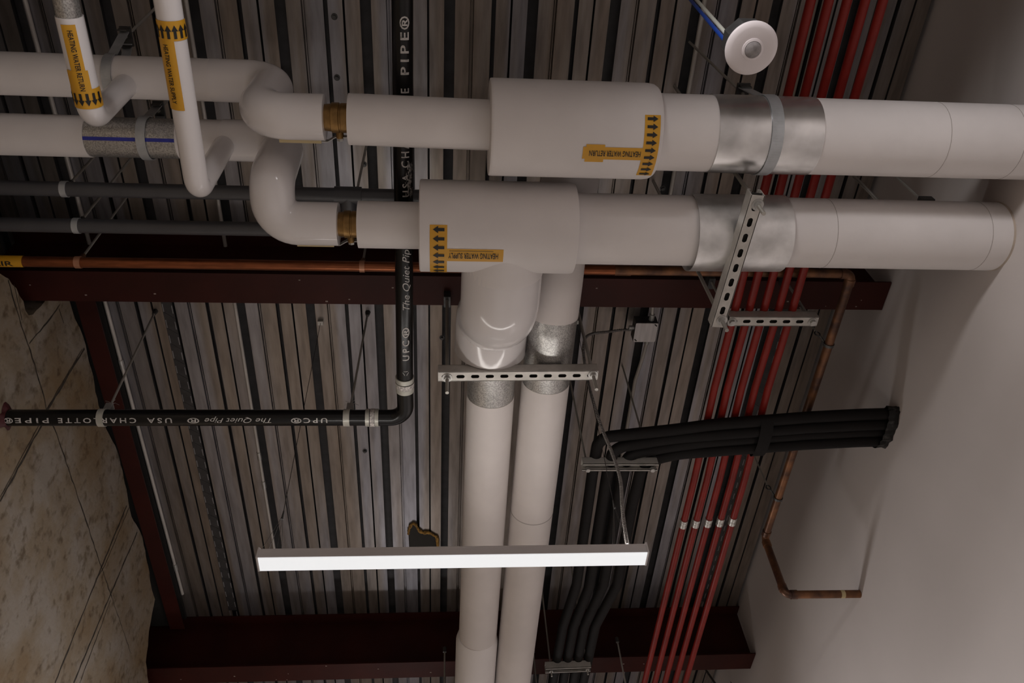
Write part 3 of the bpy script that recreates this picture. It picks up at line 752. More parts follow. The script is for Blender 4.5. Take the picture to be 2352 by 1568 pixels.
def trapeze(a, b, rods, rtop, label, open_down=False, first=.03, tail=.075, clamp=None, rr=.0062, m='strut'):
    t = thing('strut_hanger', ((a[0]+b[0])/2, (a[1]+b[1])/2, a[2]), label, 'hanger')
    strut(a, b, open_down=open_down, first=first).build('channel', [m, 'slotdark'], t, smooth=False)
    for i, p in enumerate(rods):
        h = a[2]; tl = tail[i] if isinstance(tail, tuple) else tail
        top = rtop[i] if isinstance(rtop, (list, tuple)) else rtop
        if not open_down:
            mb = MB(); mb.sweep([(p[0], p[1], h-.003), (p[0], p[1], h-.0005)], .0175, 28); mb.build('washer', 'zinc', t)
            mb = MB(); hexnut(mb, p, .0115, h-.013, h-.003); mb.build('nut', 'zinc', t)
        else:
            mb = MB(); hexnut(mb, p, .010, h-.004, h+.012); mb.build('nut', 'zinc', t)
        mb = rod_mb(p, h-tl, top, rr); mb.build('rod', 'rod', t)
        if clamp and clamp[i]:
            mb = MB(); mb.box((p[0]-.013, p[1]-.018, top-.045), (p[0]+.013, p[1]+.03*clamp[i], top+.012)); mb.build('beam_clamp', 'dark_steel', t, smooth=False)
    return t
hs = 2.128
trapeze((.893, .964, hs), (.864, 1.417, hs), [at(1740, 470, hs).xy, at(1658, 735, hs).xy], DECK, 'slotted steel strut hanging under the lower main pipe beside its saddle', first=.036, tail=.058)
hs = 2.513
trapeze((1.058, 1.647, hs), (1.400, 1.645, hs), [at(1681, 739, hs).xy, at(1866, 739, hs).xy], 2.842, 'slotted steel strut carrying the five red conduits', first=.018, tail=.006, clamp=[1, 1], rr=.005)
hs = 2.296
trapeze((-.015, 1.7455, hs), (.544, 1.737, hs), [at(1027, 867, hs).xy, at(1362, 860, hs).xy], 2.842, 'slotted steel strut under the pair of white pipes and glossy elbow', first=.0265, tail=.085, clamp=[1, 1])
hs = 2.47
a_ = at(1338, 1074, hs); b_ = at(1511, 1074, hs)
ra = at(1349, 1072, hs+.02); rb = at(1497, 1072, hs+.02)
trapeze(a_, b_, [ra.xy, rb.xy], DECK, 'open steel channel under the bend of the black insulated tubes', open_down=True, tail=-.004, rr=.0042)
hs = 2.52
a_ = at(1253, 1541, hs); b_ = at(1357, 1537, hs)
trapeze(a_, b_, [at(1266, 1541, hs).xy, at(1349, 1537, hs).xy], DECK, 'small open steel channel in front of the bottom beam', open_down=True, tail=.03, rr=.0042)

# ================================================================== RED CONDUITS
HR = 2.565; rid = [.4275, .4500, .4718, .4935, .5158]; at_strut = [.4328, .4542, .4768, .4990, .5205]
names = ['leftmost', 'second from left', 'middle', 'second from right', 'rightmost']
for k in range(5):
    xs = at_strut[k]*HR*.985; xf = rid[k]*HR
    pth = [(xf*.998, -.6, HR), (xs, 1.2, HR), (xs, 1.66, HR), (xs-.006, 2.0, HR), (xf, 2.5, HR), (xf, 5.6, HR)]
    t = thing('red_conduit', (xf, 1.65, HR), 'red painted conduit, %s of the five parallel ones' % names[k], 'conduit', 'red conduits')
    mb = MB(); mb.sweep(pth, .0148, 20); mb.build('tube', 'red', t)
    yy = at(1573+k*27.5, 1201-k*1.5, HR).y
    mb = MB(); mb.sweep([(xf, yy-.022, HR), (xf, yy-.005, HR), (xf, yy-.0045, HR), (xf, yy+.0045, HR), (xf, yy+.005, HR), (xf, yy+.022, HR)], [.0178, .0178, .0168, .0168, .0178, .0178], 20); mb.build('coupling', 'coup', t) if 'coup' in M else None
    if 'coup' not in M:
        M['coup'] = spangle('bright_coupling', (.75, .74, .70), (.28, .27, .26), 240); mb.build('coupling', 'coup', t)
    mb = MB(); mb.shell((xs, 1.640, HR), (xs, 1.652, HR), .0152, .002, PI/2-.2, 3*PI/2+.2, ref=Vector((0, 0, -1))); mb.build('clamp', 'zinc', t)

# ================================================================== COPPER PIPES
hc = 2.60; YC = .5715*hc
t = thing('copper_pipe', (0, YC, hc), 'copper pipe crossing just above the middle beam and turning down to the painted wall', 'pipe')
xe_ = 1.522; rc = .0185
ye = at(1962, 640, hc).y; YC2 = 2.925
mid = Xof(1430, 625, YC, hc)
mb = MB(); mb.sweep([(-2.3, YC, hc), (mid, YC, hc)], rc, 24); mb.build('tube', 'copper', t)
mb = MB(); mb.sweep(rounded([(mid, YC, hc), (xe_, YC, hc), (xe_, YC2, hc), (xe_-.012, YC2, 2.275), (XR-.001, YC2, 2.272)], [0, .03, .028, .028, 0], 8), rc-.001, 24)
mb.build('tube', 'oldcopper', t)['label'] = 'tarnished copper length with soldered elbows'
mb = MB(); mb.sweep([(mid-.03, YC, hc), (mid+.03, YC, hc)], rc+.0015, 24); mb.build('fitting', 'oldcopper', t)
for P, Q in (((xe_-.045, YC, hc), (xe_-.022, YC, hc)), ((xe_, YC+.022, hc), (xe_, YC+.05, hc)), ((xe_, YC2-.05, hc), (xe_, YC2-.022, hc)), ((xe_-.001, YC2, hc-.022), (xe_-.002, YC2, hc-.05)), ((xe_-.01, YC2, 2.325), (xe_-.011, YC2, 2.298)), ((xe_+.012, YC2, 2.275), (xe_+.04, YC2, 2.275))):
    mb = MB(); mb.sweep([P, Q], rc+.0018, 24); mb.build('fitting', 'oldcopper', t)
mb = MB(); xx = 1.76; mb.sweep([(xx, YC2, 2.2725), (xx+.018, YC2, 2.2725)], rc-.0006, 24); mb.build('brass_band', 'cream', t)
W = Wrap((0, YC, hc), (1, YC, hc), rc+.0006); lb = MB(); ik = MB(); uu = W.uv(49, 600)[0]
W.flat(lb, [rect(uu-.5, -.052, uu, .052)], lambda x, y: (x, y)); ut = W.uv(29, 602)[0]
tw = .36
W.flat(ik, [text('COMPRESSED AIR', tw, .0175, bold=.012)], lambda x, y: (ut-tw+x, .0068-y), off=.002)
o = lb.build('label', 'yellow', t); o['label'] = 'yellow marker tape reading AIR'; ik.build('lettering', 'ink', o)

def ring_hanger(c, axis, r, w, rodxy, top, label, m='strap', rod_r=.0045, gap=.02, clampm='dark_steel', name='pipe_hanger'):
    c = Vector(c); ax = Vector(axis)
    t = thing(name, (c.x, c.y, c.z), label, 'hanger')
    mb = MB(); mb.shell(c-ax*w/2, c+ax*w/2, r+.0005, .0022, seg=32); mb.build('ring', m, t)
    mb = MB(); p = Vector((rodxy[0], rodxy[1], c.z+r+gap)); mb.sweep([c+Vector((0, 0, r)), p], .009, 12); mb.sweep([p+Vector((0, 0, -.006)), p+Vector((0, 0, .012))], .0085, 6); mb.build('swivel', clampm, t)
    mb = MB(); mb.sweep([p, (p.x, p.y, top)], rod_r, 10); mb.build('rod', 'rod', t)
    return t
def cl(px, py, Y, h, r): x = Xof(px, py, Y, h-r); return (x, Y, h)
YG1, YG2, HG = 1.212, 1.345, 2.60
c = cl(143, 450, YG1, HG, .024); ring_hanger(c, (1, 0, 0), .024, .02, (c[0], c[1]), DECK, 'hanger on the upper grey pipe at the far left')
c = cl(171, 530, YG2, HG, .024); ring_hanger(c, (1, 0, 0), .024, .02, (c[0], c[1]), DECK, 'hanger on the lower grey pipe at the far left')
c = cl(176, 610, YC, hc, rc); ring_hanger(c, (1, 0, 0), rc, .02, (c[0], c[1]), DECK, 'hanger on the copper pipe near its yellow label', m='clampcopper', clampm='oldcopper')
c = cl(816, 460, YG1, HG, .024); ring_hanger(c, (1, 0, 0), .024, .02, (c[0], c[1]), DECK, 'hanger on the upper grey pipe between the brass valves and black pipe')
c = cl(831, 620, YC, hc, rc); ring_hanger(c, (1, 0, 0), rc, .018, (c[0], c[1]), DECK, 'hanger on the copper pipe below the lower brass valve', m='clampcopper', clampm='oldcopper')
for (px, py), (ux_, uy_), lbl in (((1905, 797), (1893, 770), 'split ring hanger on the tarnished copper pipe beside the red conduits strut'), ((1784, 1150), (1774, 1128), 'split ring hanger on the tarnished copper pipe below the black tubes')):
    P = at(px, py, hc-rc); c = (xe_, P.y, hc)
    t = thing('pipe_hanger', c, lbl, 'hanger')
    mb = MB(); mb.shell(Vector(c)-Vector((0, .006, 0)), Vector(c)+Vector((0, .006, 0)), rc+.0005, .002, seg=28); mb.build('ring', 'dark_steel', t)
    mb = MB(); tp = Vector((xe_-.035, P.y-.02, hc+.045)); n_ = 20
    mb.sweep([tp+Vector((.010*math.cos(2*PI*k/n_), 0, .014*math.sin(2*PI*k/n_))) for k in range(n_+1)], .003, 8, cap=False)
    mb.sweep([Vector(c)+Vector((-.012, 0, rc)), tp+Vector((.006, 0, -.012))], .0035, 8); mb.build('eye', 'dark_steel', t)
    mb = MB(); mb.sweep([tp+Vector((0, 0, .012)), (tp.x, tp.y, DECK)], .0035, 8); mb.build('rod', 'rod', t)

# ================================================================== GREY PIPES
xg = Xof(800, 480, YG1, HG)
mb = MB(); mb.sweep([(-2.3, YG1, HG), (.12, YG1, HG)], .024, 28)
tg = thing('grey_pipe', (-.5, YG1, HG), 'dark grey plastic pipe, upper of the two on the left', 'pipe'); mb.build('tube', 'grey', tg)
mb = MB(); mb.sweep([(xg-.045, YG1, HG), (xg+.045, YG1, HG)], .029, 28); mb.sweep([(xg, YG1, HG), (xg, YG1+.05, HG)], .029, 28); mb.build('tee', 'grey', tg)
tg = thing('grey_pipe', (-1, YG2, HG), 'dark grey plastic pipe, lower of the two on the left', 'pipe')
mb = MB(); mb.sweep(rounded([(-2.3, YG2, HG), (xg, YG2, HG), (xg, YG1+.045, HG)], [0, .03, 0], 6), .024, 28); mb.build('tube', 'grey', tg)

# ================================================================== BLACK DRAIN PIPE
HB = 2.405; RB = .0300; YB = .8402*HB; XB0 = -.1170; XB1 = -.1360
def xcoup(px, py, Y): return Xof(px, py, Y, HB-RB)
t = thing('black_pipe', (XB1, YB, HB), 'long black plastic drain pipe with white printed lettering and an elbow', 'pipe')
mb = MB(); xk0 = xcoup(855, 975, YB)
mb.sweep([(XL+.004, YB, HB), (xk0, YB, HB)], RB, 32); mb.build('tube', 'blackpipe', t)
ya = at(931, 893, HB-RB).y
mb = MB(); mb.sweep([(XB0-.002, -.7, HB), (XB0, .54, HB), (XB1, ya, HB)], RB, 32); mb.build('tube', 'blackpipe', t)
mb = MB(); mb.sweep(rounded([(xk0, YB, HB), (XB1, YB, HB), (XB1, ya, HB)], [0, .058, 0], 12), RB+.0004, 32); mb.build('elbow', 'blackpipe', t)
for (a, b_, lblx) in (((xk0-.026, YB, HB), (xk0+.022, YB, HB), 0), ((XB1, ya-.034, HB), (XB1, ya+.030, HB), 1)):
    a = Vector(a); b_ = Vector(b_); d = b_-a
    mb = MB(); mb.sweep([a, a+d*.30], RB+.0035, 32); mb.sweep([b_-d*.28, b_], RB+.0035, 32)
    mb.cur = 1; mb.sweep([a+d*.36, b_-d*.30], RB+.0042, 32); mb.cur = 2; mb.sweep([a+d*.2, b_-d*.1], RB+.0015, 32)
    mb.build('coupling', ['whiteband', 'label_white', 'ink'], t)['label'] = 'stainless banded coupling with white print'
# lettering
ik = MB(); W = Wrap((XL, YB, HB), (0, YB, HB), RB+.0004)
def tX(s, pxa, pxb, hgt, sh=0, vt=966, b0=.016, sp=1.45):      # upside down, read from right to left
    ua = W.uv(pxa, vt)[0]; ub = W.uv(pxb, vt)[0]; vv = W.uv((pxa+pxb)/2, vt)[1]
    W.flat(ik, [text(s, ua-ub, hgt, shear=sh, bold=b0, sp=sp)], lambda x, y: (ua-x, vv-hgt*.5+y), off=.001)
tX('UPC', 752, 697, .019); tX('®', 693, 668, .020)
tX('The Quiet Pipe', 623, 470, .019, .35, b0=0, sp=1); tX('®', 458, 430, .020)
tX('USA', 395, 338, .019); tX('CHARLOTTE', 313, 133, .019, vt=966); tX('PIPE', 112, 34, .019); tX('®', 30, 8, .020)
ik.build('lettering', 'stencil', t)['label'] = 'white stencilled lettering'
ik = MB(); W = Wrap((XB0, .54, HB), (XB1, ya, HB), RB+.0004)
def tY(s, pya, pyb, hgt, sh=0, px=932, b0=.018, sp=1.45):      # reads upwards
    ua = W.uv(px, pya)[0]; ub = W.uv(px, pyb)[0]; vv = W.uv(px, (pya+pyb)/2)[1]
    W.flat(ik, [text(s, ua-ub, hgt, shear=sh, bold=b0, sp=sp)], lambda x, y: (ua-x, vv+hgt*.5-y), off=.001)
tY('UPC', 828, 782, .0235); tY('®', 776, 752, .024)
tY('The Quiet Pipe', 712, 560, .024, .35, b0=0, sp=1); tY('®', 552, 525, .024)
tY('USA', 452, 400, .022); tY('CHARLOTTE', 385, 203, .024, px=930); tY('PIPE', 172, 74, .024, px=929); tY('®', 68, 37, .026, px=929)
for k in range(3):   # recycling triangle
    a0 = k*2*PI/3
    cu = W.uv(932, 857); R3 = .012
    def rp(s, rr): return (cu[0]+rr*math.cos(s), cu[1]+rr*math.sin(s))
    A = rp(a0+.25, R3); B = rp(a0+2*PI/3-.25, R3); A2 = rp(a0+.35, R3*.7); B2 = rp(a0+2*PI/3-.35, R3*.7)
    W.flat(ik, [([A, B, B2, A2], [(0, 1, 2, 3)])], lambda x, y: (x, y), off=.001)
ik.build('lettering', 'stencil', t)['label'] = 'white stencilled lettering'
sc = MB(); rs = random.Random(4)
for k in range(90):
    py = rs.uniform(375, 452); px = 944+rs.gauss(0, 3.4)-(452-py)*.02-2
    q = W.uv(px, py); l = rs.uniform(.004, .012); w_ = rs.uniform(.0008, .0022)
    W.flat(sc, [([(q[0]-l, q[1]-w_), (q[0]+l, q[1]-w_*.3), (q[0]+l*.7, q[1]+w_), (q[0]-l*.6, q[1]+w_*.6)], [(0, 1, 2, 3)])], lambda x, y: (x, y), off=.0013)
sc.build('scuff_mark', 'scuff', t)['label'] = 'scraped white scuff mark'
mb = MB(); n = 26; vs = []
for k in range(n): a = 2*PI*k/n; r_ = .046+.014*math.sin(3*a+1)+random.uniform(-.004, .004); vs.append((XL+.001, YB+r_*math.cos(a), HB+r_*.95*math.sin(a)))
for k in range(n): a = 2*PI*k/n; r_ = .034; vs.append((XL+.016, YB+r_*math.cos(a), HB+r_*math.sin(a)))
mb.add(vs, [(k, (k+1) % n, n+(k+1) % n, n+k) for k in range(n)]+[tuple(range(n, 2*n))]); tag(mb.build('firestop_sealant', 'firestop', loc=(XL, YB, HB)), 'dark red firestop sealant where the black pipe enters the concrete wall', 'sealant')
def strap_hanger(px, py, dpx, label):
    x = Xof(px, py, YB, HB-RB); t = thing('pipe_hanger', (x, YB, HB), label, 'hanger')
    mb = MB(); mb.shell((x-.0115, YB, HB), (x+.0115, YB, HB), RB+.0008, .0022, seg=32); mb.build('ring', 'whiteband', t)
    P = Vector((x+.008, YB-.004, HB+.052))
    mb = MB(); mb.box((-.012, -.0025, -.025), (.012, .0, .012), c=P+Vector((0, -.012, 0))); mb.box((-.012, .0, -.025), (.012, .0025, .012), c=P+Vector((0, .012, 0))); mb.box((-.012, -.013, .009), (.012, .013, .012), c=P); mb.build('yoke', 'zinc', t, smooth=False)
    mb = MB(); hexnut(mb, (P.x, P.y), .009, P.z+.012, P.z+.021); mb.build('nut', 'zinc', t)
    D = at(dpx[0], dpx[1], DECK)
    mb = MB(); mb.sweep([P, D], .0045, 10); mb.build('rod', 'rod', t)
    mb = MB(); mb.sweep([D+Vector((0, 0, -.028)), D+Vector((0, 0, .003))], [.008, .013], 10); mb.build('anchor', 'dark_steel', t)
    mb = MB()
    for k in range(5):
        a = k*1.3; Q = P+Vector((0, 0, .02)); mb.sweep([Q, Q+Vector((.012*math.cos(a), .008*math.sin(a), .008)), Q+Vector((.030*math.cos(a), .014*math.sin(a), -.004+.004*k))], .0007, 5)
    mb.build('tie_wire', 'zinc', t)
strap_hanger(229, 978, (357, 714), 'hanger holding the black pipe near the concrete wall')
strap_hanger(795, 975, (845, 717), 'hanger holding the black pipe near its elbow')

# ================================================================== BLACK INSULATED TUBES
HF = 2.544; rf = .0242
ord_ = ['outermost', 'second', 'third', 'innermost']
xs_y = [.634, .699, .765, .832]
for k in range(4):
    yb = 2.205+.0455*k; yw = 2.090+.046*k
    hb = 2.512-.010*(k % 2)
    q = [(XR-.13, yw+.004, hb), (1.5, yw+.018, hb), (1.10, yb*.6+yw*.4-.008, hb+.004), (.95, yb-.006, 2.540), (xs_y[k], yb+.012, hb), (xs_y[k]+.003, 2.45+.06*k, HF-.005), (xs_y[k]+.01, 3.18, HF+.01), (.612+.055*k, 3.52, HF+.03), (.600+.055*k, 4.0, HF+.03), (.590+.052*k, 5.6, HF+.03)]
    t = thing('insulated_tube', (xs_y[k], 2.4, HF), 'black foam insulated tube, %s of the four in the bend' % ord_[k], 'pipe', 'black insulated tubes')
    mb = MB(); mb.sweep(rounded([(XR-.002, yw, hb)]+q, [0, .1, .3, .3, .3, .055+.0*k, .1, .1, .1, .3, 0], 8), rf, 22); mb.build('insulation', 'foam', t)
mb = MB()
P0 = (2.13+2.30)/2
def oval(x, yc, hc_, ry, rz, n=28): return [Vector((x, yc+ry*math.cos(2*PI*k/n), hc_+rz*math.sin(2*PI*k/n))) for k in range(n)]
xt = Xof(1745, 1040, 2.25, 2.5)
o1 = oval(xt-.026, 2.212, 2.506, .101, .034); o2 = oval(xt+.026, 2.208, 2.506, .101, .034)
mb.add(o1+o2, [(k, (k+1) % 28, 28+(k+1) % 28, 28+k) for k in range(28)])
tag(mb.build('tape_wrap', 'foam', loc=(xt, 2.22, 2.55)), 'black tape band wrapped around the bundle of black tubes', 'tape')
mb = MB(); n = 40; vs = []
for s_, (x, e) in enumerate(((XR-.045, .012), (XR-.02, .006), (XR-.0005, .012))):
    for k in range(n):
        a = 2*PI*k/n; j = random.uniform(-e, e)*.5
        vs.append((x+random.uniform(-e, e)*.0, 2.158+(.104+j+s_*.002)*math.cos(a), 2.507+(.042+j)*math.sin(a)))
mb.add(vs, [(r_*n+k, r_*n+(k+1) % n, (r_+1)*n+(k+1) % n, (r_+1)*n+k) for r_ in (0, 1) for k in range(n)])
tag(mb.build('wall_sleeve', 'foamend', loc=(XR-.02, 2.17, 2.51), ang=10), 'ragged foil edged sleeve where the black tubes meet the painted wall', 'sleeve')

# ================================================================== LAMP
hl = 1.753; yl0, yl1 = 2.031, 2.092; xl0, xl1 = Xof(594, 1310, 2.09, hl), Xof(1484, 1293, 2.09, hl)
hh = 2.031/(at(1000, 1253, 1).y); 
t = thing('linear_lamp', ((xl0+xl1)/2, (yl0+yl1)/2, hh), 'long suspended white linear lamp, lit', 'lamp')
mb = MB(); mb.box((xl0+.004, yl0, hl+.002), (xl1-.004, yl1, hh-.004)); mb.box((xl0+.004, yl0-.001, hh-.009), (xl1-.004, yl1+.001, hh-.004)); mb.build('housing', 'fixture', t, smooth=False)
mb = MB(); mb.box((xl0+.004, yl0+.002, hl-.001), (xl1-.004, yl1-.001, hl+.002)); mb.build('lens', 'lamp', t, smooth=False)['label'] = 'glowing lower lens'
mb = MB(); mb.box((xl0+.01, yl0+.008, hh-.004), (xl1-.01, yl1-.008, hh-.002)); mb.build('upper_lens', 'uplamp', t, smooth=False)['label'] = 'glowing upper lens'
for a, b_ in ((xl0-.0015, xl0+.004), (xl1-.004, xl1+.0015)):
    mb = MB(); mb.box((a, yl0-.002, hl-.0005), (b_, yl1+.002, hh+.002)); mb.build('end_cap', 'fixture', t, smooth=False)
for side, (top, xx) in enumerate((((737, 737), -.52), ((1322, 735), .59))):
    D = at(top[0], top[1], DECK); ym = (yl0+yl1)/2; K = Vector((xx, ym, hh+.165)) if side == 0 else Vector((xx, ym, hh+.20))
    tw_ = thing('suspension_wire', K, 'thin suspension wire at the %s end of the lamp' % ('left' if side == 0 else 'right'), 'wire', None)
    mb = MB(); mb.sweep([D, K], .0012, 6); mb.build('cable', 'cord', tw_)
    mb = MB(); mb.sweep([K+Vector((0, 0, -.018)), K+Vector((0, 0, .02))], [.0045, .0022], 10); mb.build('gripper', 'dark_steel', tw_)
    mb = MB()
    for q in ((xx-.035, yl0+.002), (xx+.012, yl0+.002), (xx-.035, yl1-.002), (xx+.02, yl1-.002)): mb.sweep([K, (q[0], q[1], hh-.004)], .0007, 6)
    mb.build('leg_wire', 'cord', tw_)
    mb = MB(); mb.box((-.012, -.010, -.02), (.012, .010, .001), c=D); mb.build('clip', 'zinc', tw_, smooth=False)

# flexible cable from the junction box to the lamp
pts_ = [(1452, 757, 3.10), (1425, 758, 3.10), (1395, 762, 3.09), (1362, 766, 3.05), (1345, 776, 2.98), (1340, 800, 2.92), (1345, 850, 2.80), (1354, 890, 2.70), (1368, 940, 2.58), (1385, 990, 2.45), (1402, 1030, 2.34), (1418, 1075, 2.22), (1426, 1110, 2.13), (1429, 1160, 2.01), (1433, 1200, 1.92), (1441, 1252, 1.80)]
P = [at(*q) for q in pts_]
def catmull(P, n=8):
    out = []
    for i in range(len(P)-1):
        a = P[max(i-1, 0)]; b_ = P[i]; c = P[i+1]; d = P[min(i+2, len(P)-1)]
        for k in range(n):
            s = k/n; out.append(.5*((2*b_)+(c-a)*s+(2*a-5*b_+4*c-d)*s*s+(3*b_-a-3*c+d)*s**3))
    out.append(P[-1]); return out
cc = catmull(P, 8); dense = []
for i in range(len(cc)-1):
    L = (cc[i+1]-cc[i]).length; nn = max(1, int(L/.0021))
    for k in range(nn): dense.append(cc[i].lerp(cc[i+1], k/nn))
mb = MB(); mb.sweep(dense, [.0070 if (i//2) % 2 else .0048 for i in range(len(dense))], 8)
tag(mb.build('flexible_conduit', 'flex', loc=P[-1], smooth=False), 'ribbed flexible metal cable curving from junction box to lamp', 'cable')
# junction box
hj = 3.075
c = at(1483, 764, hj)
t = thing('junction_box', (c.x, c.y, hj), 'square metal junction box under the deck right of the pipe pair', 'junction box')
s_ = .051
mb = MB(); mb.box((c.x-s_, c.y-s_, hj+.003), (c.x+s_, c.y+s_, hj+.060)); mb.build('body', 'dark_steel', t, smooth=False)
mb = MB(); poly = []
for cx_, cy_, a0 in ((s_-.006, s_-.006, 0), (-s_+.006, s_-.006, PI/2), (-s_+.006, -s_+.006, PI), (s_-.006, -s_+.006, 3*PI/2)):
    for k in range(5): a = a0+PI/2*k/4; poly.append((c.x+cx_+.006*math.cos(a), c.y+cy_+.006*math.sin(a)))
mb.prism(poly, 2, hj, hj+.0025); cv = mb.build('cover', 'boxcover', t, smooth=False) if 'boxcover' in M else None
if cv is None:
    M['boxcover'] = mat('box_cover', (.68, .64, .63), rough=.4, metal=.15, var=.2, scale=6, stretch=(12, 1, 1)); cv = mb.build('cover', 'boxcover', t, smooth=False)
for sx, sy in ((1, -1), (-1, 1)):
    mb = MB(); mb.box((-.0075, -.0028, -.0008), (.0075, .0028, .0), Matrix.Rotation(math.radians(45), 3, 'Z'), (c.x+sx*(s_-.010), c.y+sy*(s_-.010), hj)); mb.build('slot', 'slotdark', cv, smooth=False)
mb = MB(); mb.sweep([(c.x-s_, c.y-.008, hj+.03), (c.x-s_-.022, c.y-.008, hj+.03)], .010, 12); mb.sweep([(c.x+.025, c.y-s_, hj+.03), (c.x+.025, c.y-s_-.03, hj+.03)], .0125, 12); mb.sweep([(c.x+.022, c.y+s_, hj+.03), (c.x+.022, c.y+s_+.03, hj+.03)], .0115, 12); mb.build('connector', 'zinc', t)
mb = MB(); mb.sweep([(c.x+.025, -.4, hj+.075), (c.x+.025, c.y-s_-.16, hj+.075), (c.x+.025, c.y-s_-.02, hj+.03)], .0088, 12)
tag(mb.build('metal_conduit', 'conduit', loc=(c.x, c.y, hj)), 'grey conduit entering the junction box from above the beam', 'conduit')
mb = MB(); xj = at(1421, 1112, DECK-.03).x; mb.sweep([(c.x+.022, c.y+s_+.02, hj+.03), (c.x+.022, c.y+s_+.12, hj+.05), (c.x+.02, c.y+s_+.3, DECK-.012), (c.x+.02, 4.1, DECK-.012)], .0085, 12)
tag(mb.build('metal_conduit', 'conduit', loc=(c.x, c.y+.1, hj)), 'grey conduit leaving the junction box along the deck towards the lamp', 'conduit')

# ================================================================== SENSOR
hsn = 1.80; S = at(1728, 113, hsn); R = .0573
t = thing('occupancy_sensor', S, 'round white occupancy sensor with a grey lens', 'sensor')
mb = MB(); prf = [(.0, hsn-.0), (.020, hsn-.002), (.045, hsn-.0005), (.054, hsn+.002), (R, hsn+.006), (R, hsn+.011), (.052, hsn+.014), (.0, hsn+.014)]
def lathe(mb, c, prf, n=56):
    vs = [(c[0]+r*math.cos(2*PI*k/n), c[1]+r*math.sin(2*PI*k/n), h) for r, h in prf for k in range(n)]
    mb.add(vs, [(i*n+k, i*n+(k+1) % n, (i+1)*n+(k+1) % n, (i+1)*n+k) for i in range(len(prf)-1) for k in range(n)])
lathe(mb, S, prf); mb.build('housing', 'white', t)
mb = MB(); lathe(mb, S, [(.0235, hsn-.0012), (.0235, hsn-.0035), (.0185, hsn-.005), (.0175, hsn-.004)]); mb.build('lens_ring', 'whiter', t) if 'whiter' in M else mb.build('lens_ring', 'white', t)
mb = MB(); lathe(mb, S, [(.0177, hsn-.003), (.0168, hsn-.0065), (.0125, hsn-.010), (.006, hsn-.0115), (.0, hsn-.012)]); mb.build('lens', 'lens', t)
mb = MB(); n = 8; poly = [(S.x-.004+.049*math.cos(2*PI*(k+.5)/n), S.y-.004+.049*math.sin(2*PI*(k+.5)/n)) for k in range(n)]; mb.prism(poly, 2, hsn+.014, hsn+.062); mb.build('back_box', 'galvdark', t, smooth=False) if 'galvdark' in M else mb.build('back_box', 'dark_steel', t, smooth=False)
for dx, m_, nm in ((.0048, 'whitewire', 'white'), (-.0048, 'bluewire', 'blue')):
    P0 = at(1685, 74, hsn+.05); P0.x -= .0; pA = Vector((S.x-.035+dx*.75, S.y-dx*.9, hsn+.055)); pB = at(1588, -6, 2.42)
    mb = MB(); mb.sweep([pA, Vector((pB.x+dx*.75, pB.y-dx*.9, pB.z)), Vector((pB.x-.05, pB.y-.02, DECK))], .0047, 10)
    tag(mb.build('cable', m_, loc=pA), '%s cable rising from the round sensor' % nm, 'cable')

# ================================================================== ODDS AND ENDS ON DECK
# torn patch with yellow insulation
D = [at(x, y, DECK-.0025) for x, y in ((938, 1225), (941, 1208), (950, 1201), (958, 1206), (966, 1219), (985, 1222), (999, 1228), (1006, 1236), (1006, 1300), (942, 1300))]
t = thing('torn_patch', D[0], 'torn hole in the deck edged with yellow insulation just above the lamp', 'hole')
mb = MB(); mb.add(D+[p+Vector((0, 0, .003)) for p in D], [tuple(range(10)), tuple(range(19, 9, -1))]+[(i, (i+1) % 10, 10+(i+1) % 10, 10+i) for i in range(10)]); mb.build('hole', 'slotdark', t, smooth=False)
mb = MB(); rim = [at(x, y, DECK-.009) for x, y in ((938, 1226), (940, 1214), (947, 1203), (955, 1205), (961, 1216), (971, 1223), (985, 1223), (996, 1229), (1004, 1236), (1006, 1262))]
rim = catmull(rim, 4); mb.sweep(rim, [random.uniform(.005, .011) for _ in rim], 8); mb.build('insulation', 'yellowfoam', t)
# hanging rods near the wall above the lower main, and below the bottom beam
def loose(px, py, h0, top, label, r=.0045, clamp=False):
    P = at(px, py, h0); t = thing('hanger_rod', (P.x, P.y, h0), label, 'rod')
    mb = MB(); mb.sweep([(P.x, P.y, h0), (P.x, P.y, top)], r, 10); mb.build('rod', 'rod', t)
    if clamp:
        mb = MB(); mb.box((P.x-.012, P.y-.012, h0-.012), (P.x+.034, P.y+.012, h0+.016)); mb.sweep([(P.x+.03, P.y, h0), (P.x+.075, P.y+.01, h0-.01), (P.x+.11, P.y+.005, h0-.03)], .0022, 8); mb.build('clamp', 'dark_steel', t, smooth=False)
    else:
        mb = MB(); mb.sweep([(P.x, P.y, top-.03), (P.x, P.y, top)], r*2.2, 10); mb.build('anchor', 'dark_steel', t)
    return t
loose(2018, 462, 2.55, DECK, 'steel rod seen between the two mains near the painted wall', r=.006)
loose(2120, 462, 2.50, DECK, 'steel rod with black clamp between the mains beside the painted wall', clamp=True)
loose(1438, 1575, 2.55, 2.85, 'rod hanging from the bottom beam left of the red conduits')
loose(1233, 1580, 2.60, 2.85, 'rod hanging from the bottom beam just right of the white pipes')
loose(1021, 1580, 2.60, 2.85, 'rod hanging from the bottom beam left of the white pipes')
for i, ((x0, y0), (x1, y1)) in enumerate((((1620, 1536), (1650, 1580)), ((1663, 1534), (1688, 1580)))):
    mb = MB(); mb.sweep([at(x0, y0, DECK-.02), at(x1, y1, DECK-.25)], .007, 8)
    tag(mb.build('dark_cable', 'cord', loc=at(x0, y0, DECK)), 'dark cable behind the bottom beam at the wall, %s one' % ('left' if i == 0 else 'right'), 'cable')

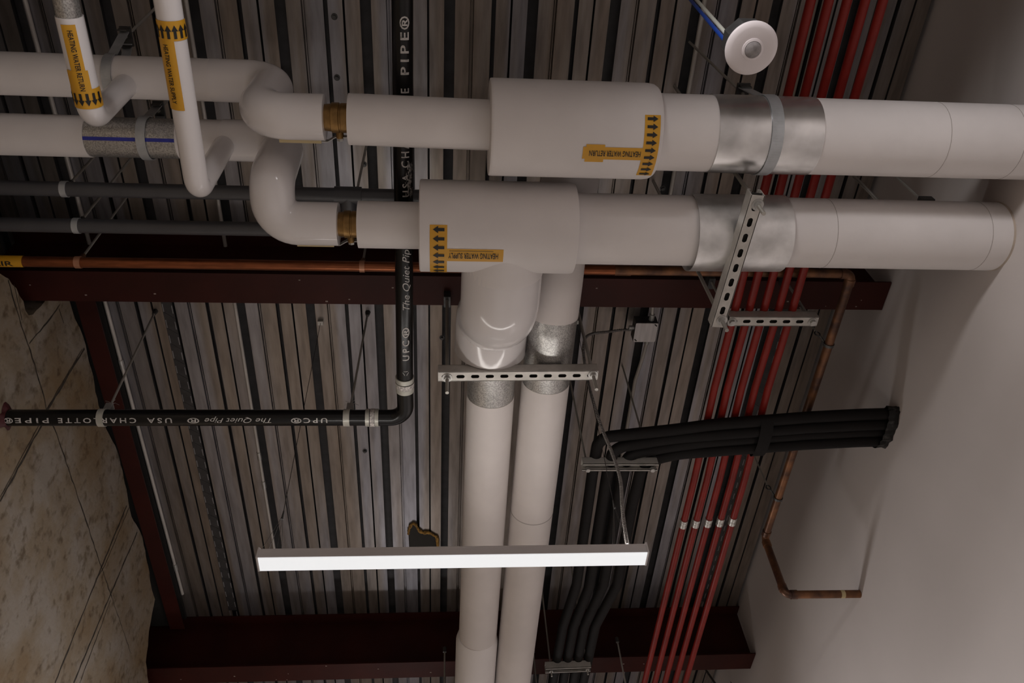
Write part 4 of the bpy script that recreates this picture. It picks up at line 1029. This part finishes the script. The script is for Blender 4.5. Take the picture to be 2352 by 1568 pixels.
# small bolts and clips on deck
bolts = [(768, 38), (774, 178), (836, 377), (1015, 775), (1522, 432), (838, 1035)]
spots = ['near the top left of the black pipe', 'above the upper valve', 'between the valves and the black pipe', 'left of the glossy elbow', 'above the lower main', 'just below the black pipe']
for (x, y), s_ in zip(bolts, spots):
    P = at(x, y, DECK); mb = MB(); mb.sweep([(P.x, P.y, DECK-.012), (P.x, P.y, DECK+.001)], .007, 6); mb.sweep([(P.x, P.y, DECK-.002), (P.x, P.y, DECK+.001)], .012, 14)
    tag(mb.build('deck_bolt', 'dark_steel', loc=P), 'small bolt in the metal deck %s' % s_, 'bolt', 'deck bolts')

# ================================================================== LIGHT
def area(name, loc, sx, sy, e, up=False, col=(1, .965, .965)):
    l = bpy.data.lights.new(name, 'AREA'); l.shape = 'RECTANGLE'; l.size = sx; l.size_y = sy; l.energy = e; l.color = col
    o = bpy.data.objects.new(name, l); COL.objects.link(o); o.location = (loc[0], loc[1], loc[2]+EYE)
    if up: o.rotation_euler = (PI, 0, 0)
    return o
area('ceiling_lamp_behind_down', (.05, -.70, 1.74), 1.22, .06, 74)
area('ceiling_lamp_ahead_down', (.05, 4.83, 1.74), 1.22, .06, 132)
area('ceiling_lamp_behind_up', (.05, -.70, 1.82), 1.22, .06, 1.0, up=True)
area('ceiling_lamp_ahead_up', (.05, 4.83, 1.82), 1.22, .06, 4, up=True)
def side(name, loc, d, e, spread=74):
    o = area(name, loc, 1.1, .07, e); o.data.spread = math.radians(spread); o.rotation_euler = Vector(d).to_track_quat('-Z', 'Y').to_euler()
side('ceiling_lamp_behind_side_right', (.1, -.66, 1.78), (.75, .66, -.20), 7.0)
side('ceiling_lamp_behind_side_left', (.0, -.66, 1.78), (-.75, .66, -.20), 6)
side('ceiling_lamp_ahead_side_right', (.1, 4.79, 1.78), (.75, -.66, -.20), 6)
side('ceiling_lamp_ahead_side_left', (.0, 4.79, 1.78), (-.75, -.66, -.20), 6)
w = bpy.data.worlds.new('world'); scene.world = w; w.use_nodes = True
w.node_tree.nodes['Background'].inputs[0].default_value = (.9, .85, .8, 1); w.node_tree.nodes['Background'].inputs[1].default_value = .04

scene.view_settings.view_transform = 'Standard'; scene.view_settings.look = 'None'
scene.view_settings.gamma = 1; scene.view_settings.use_curve_mapping = False
scene.view_settings.exposure = 0.0
for o in bpy.data.objects:
    if '_base' in o: del o['_base']
